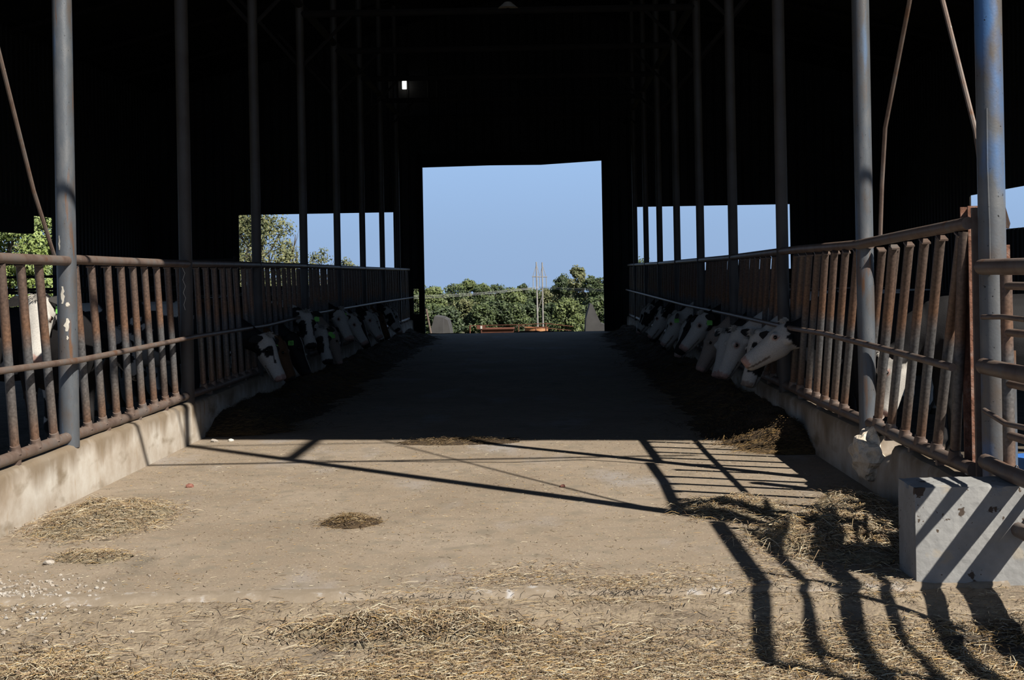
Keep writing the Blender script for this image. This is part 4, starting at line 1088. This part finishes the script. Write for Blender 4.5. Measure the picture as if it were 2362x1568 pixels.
for i, (u, vt, wd, Y, tn, lb) in enumerate(S):
    tree(u, vt, wd, Y, tn, lb, 200 + i, n=4500, leaf=.48, cat='shrub', name='roadside_shrub', low=.02)
tree(598, 484, 190, 90, 'olive', 'big yellowing tree seen through the left windows', 301, n=9000, leaf=.16, open_=.2)
tree(545, 478, 150, 95, 'olive', 'tree at the outer end of the left windows', 302, n=6000, leaf=.17, open_=.2)
tree(655, 545, 80, 92, 'olive', 'lower leafy tree beside the bare branches in the left windows', 303, n=2600, leaf=.15, open_=.3)
tree(672, 520, 60, 94, 'olive', 'bare dead branches sticking up in the left windows', 304, bare=True)
tree(738, 572, 90, 110, 'olive', 'sparse treetop in the second left window', 305, n=1800, leaf=.17, open_=.35)
tree(800, 594, 80, 130, 'olive', 'treetop just showing in the third left window', 306, n=1500, leaf=.19, open_=.35)
tree(20, 470, 190, 46, 'bright', 'bright leafy tree outside the left opening at the picture edge', 307, n=18000, leaf=.11, low=.02)
tree(110, 480, 170, 50, 'bright', 'bright leafy tree outside the left opening beside the near post', 308, n=18000, leaf=.11, low=.02)
tree(-60, 470, 200, 48, 'olive', 'leafy tree outside the left opening beyond the picture edge', 309, n=5000, leaf=.13, low=.02)
tree(1482, 590, 60, 330, 'mid', 'treetop at the bottom of the innermost right window', 310, n=1500, leaf=.42)

# power pole
Yp = 272.0
pb = pix(1247, 757, Yp); pp = empty('power_pole', (pb.x, Yp, gz(Yp)), 'two-legged wooden power pole with crossarm rising above the trees', 'pole')
k = Yp / F
def rel(u, v_): p = pix(u, v_, Yp); return (p.x - pb.x, 0, p.z - gz(Yp))
b1 = rel(1240.5, 757); t1 = rel(1237, 604); b2_ = rel(1252.5, 757); t2 = rel(1250.5, 605)
MB().tube([(b1[0], 0, -1), t1], [.20, .13], 10).build('pole_leg', M['pole'], pp)
MB().tube([(b2_[0], 0, -1), t2], [.20, .13], 10).build('pole_leg', M['pole'], pp)
MB().tube([rel(1227, 638), rel(1262, 638.5)], .10, 8).build('crossarm', M['pole'], pp)
for a, b in (((1237, 612), (1229, 638)), ((1238, 612), (1245, 636)), ((1251, 612), (1246, 636)), ((1251, 612), (1260, 638)), ((1241, 718), (1251, 680))):
    MB().tube([rel(*a), rel(*b)], .06, 6).build('brace', M['pole'], pp)
for u in (1229.5, 1244.5, 1260):
    MB().tube([rel(u, 638), rel(u + .3, 663)], .09, 6).build('insulator', M['wire'], pp)
for i, (v0, v1, v2) in enumerate(((683, 663, 668), (687, 664.5, 671), (680, 661, 665))):
    pts = []
    for t in range(9): 
        s_ = t / 8; u = 900 + (1244 - 900) * s_; vv = (v0 + 3) + (v1 - v0 - 3) * s_ + 5 * math.sin(math.pi * s_) ; pts.append(pix(u, vv, Yp - (1 - s_) * 30))
    for t in range(1, 9):
        s_ = t / 8; u = 1244 + (1600 - 1244) * s_; vv = v1 + (v2 - v1) * s_ * 1.6 + 4 * math.sin(math.pi * s_); pts.append(pix(u, vv, Yp - s_ * 30))
    o = MB().tube(pts, .026, 5).build('overhead_wire', M['wire'])
    tag(o, ['middle overhead power wire sagging across the trees', 'lowest overhead power wire sagging across the trees', 'highest overhead power wire sagging across the trees'][i], 'wire')

# rusty farmyard things just past the door
def at_ground(u, Y): p = pix(u, 700, Y); return (p.x, Y, gz(Y))
def trough(u0, u1, vtop, Y, mat, name, label):
    a = pix(u0, vtop, Y); b = pix(u1, vtop, Y); zg = gz(Y); w = b.x - a.x; hh = a.z - zg
    e = empty(name, ((a.x + b.x) / 2, Y, zg), label, 'feeder')
    mb = MB()
    mb.rings([[(-w / 2 + i, -.5 + i, z), (w / 2 - i, -.5 + i, z), (w / 2 - i, .5 - i, z), (-w / 2 + i, .5 - i, z)] for i, z in ((.12, 0), (.03, hh * .7), (0, hh), (.0, hh + .02), (.05, hh + .02), (.09, hh * .6))])
    mb.build('trough_body', M[mat], e, smooth=False)
    MB().tube([(-w / 2, -.52, hh), (w / 2, -.52, hh)], .03, 8).build('rim', M[mat], e)
    return e
trough(1108, 1187, 758, 52, 'red_rust', 'feed_trough', 'long rust-red trough beyond the far doorway')
e = empty('round_tub', (pix(1237, 756, 50).x, 50, gz(50)), 'round orange-rusted tub below the power poles', 'feeder')
rw = 27 * 50 / F; hh = pix(1237, 756, 50).z - gz(50)
MB().rings([[(math.cos(a) * r, math.sin(a) * r, z) for a in [2 * math.pi * i / 28 for i in range(28)]] for r, z in ((rw, 0), (rw, hh * .5), (rw * 1.03, hh * .52), (rw, hh * .55), (rw, hh), (rw * 1.05, hh + .02), (rw * .94, hh + .02), (rw * .93, hh * .3))]).build('tub_wall', M['orange_rust'], e)
rf = empty('rail_fence', (0, 48, gz(48)), 'low rusty pipe fence beyond the far doorway', 'fence')
zg = gz(48)
def fr_(u, v_): p = pix(u, v_, 48); return (p.x, 0, p.z - zg)
MB().tube([fr_(1084, 751), fr_(1190, 749), fr_(1262, 746), fr_(1322, 753)], .013, 8).build('rail', M['red_rust'], rf)
MB().tube([fr_(1195, 751), fr_(1262, 757), fr_(1318, 762)], .013, 8).build('rail', M['red_rust'], rf)
for u, v_ in ((1084, 750), (1196, 750), (1259, 744), (1236, 755)):
    a = fr_(u, v_); MB().tube([(a[0], 0, -.05), a], .022, 8).build('fence_post', M['red_rust'], rf)
a = pix(1110, 754, 51); e = empty('rusty_sign', (a.x, 51, gz(51)), 'small rust-red plate with a white patch above the trough', 'plate')
MB().box(-.17, .17, -.02, .02, a.z - gz(51) - .08, a.z - gz(51) + .07).build('plate', M['red_rust'], e, smooth=False)
MB().box(-.03, .04, -.035, -.021, a.z - gz(51) - .07, a.z - gz(51) + .065).build('white_patch', M['bone'], e, smooth=False)
MB().tube([(0, .03, -.05), (0, .03, a.z - gz(51))], .03, 6).build('stake', M['red_rust'], e)
# leaning grey slab at right, grey wall blocks at left
def prism(name, pix_pts, Y, depth, mat, label, cat):
    P_ = [pix(u, v_, Y) for u, v_ in pix_pts]; c = P_[0].copy(); n = len(P_)
    mb = MB().rings([[Vector((p.x - c.x, 0, p.z - gz(Y))) for p in P_], [Vector((p.x - c.x, depth, p.z - gz(Y))) for p in P_]])
    o = mb.build(name, M[mat], smooth=False, loc=(c.x, Y, gz(Y))); return tag(o, label, cat)
prism('bunker_wall', [(1350, 775), (1352, 735), (1361, 700), (1367, 702), (1378, 728), (1386, 745), (1400, 750), (1402, 775)], 46, 1.2, 'bunk', 'grey concrete bunker wall rising to a point at the right of the doorway', 'wall')
prism('bunker_wall', [(990, 775), (1002, 729), (1022, 732), (1022, 775)], 46, 1.5, 'bunk', 'low dark concrete bunker wall at the left of the doorway', 'wall')
prism('concrete_step', [(1023, 775), (1023, 733), (1032, 738), (1036, 752), (1040, 775)], 46.5, 1.5, 'bunk', 'smaller concrete piece touching the low bunker wall', 'wall')
o = brace('leaning_pipe', [(pix(983, 712, 42)), (pix(992, 775, 42) + Vector((.1, 0, -.3)))], 'rusty pipe leaning beside the left door jamb', .03); o['category'] = 'pipe'
# dirt ridge at the edge of the drop
mb = MB(); vs_ = []; fs = []; nn = 60
for i in range(nn + 1):
    x = -3.6 + 6.2 * i / nn; h_ = .0 + .018 * math.sin(x * 2.3 + 1) + .02 * mnoise.noise(Vector((x * 3, 0, 0))) + (.035 if -.6 < x < 0 else 0)
    vs_ += [(x, 34.2, -.45), (x, 34.5, max(.0, h_) - .02), (x, 35.0, max(.0, h_) - .06), (x, 35.9, -.6)]
for i in range(nn):
    for j in range(3): a = 4 * i + j; fs.append((a, a + 4, a + 5, a + 1))
o = mb.add(vs_, fs).build('dirt_ridge', M['pen']); tag(o, 'low dark dirt ridge just past the far doorway', 'dirt', kind='stuff')
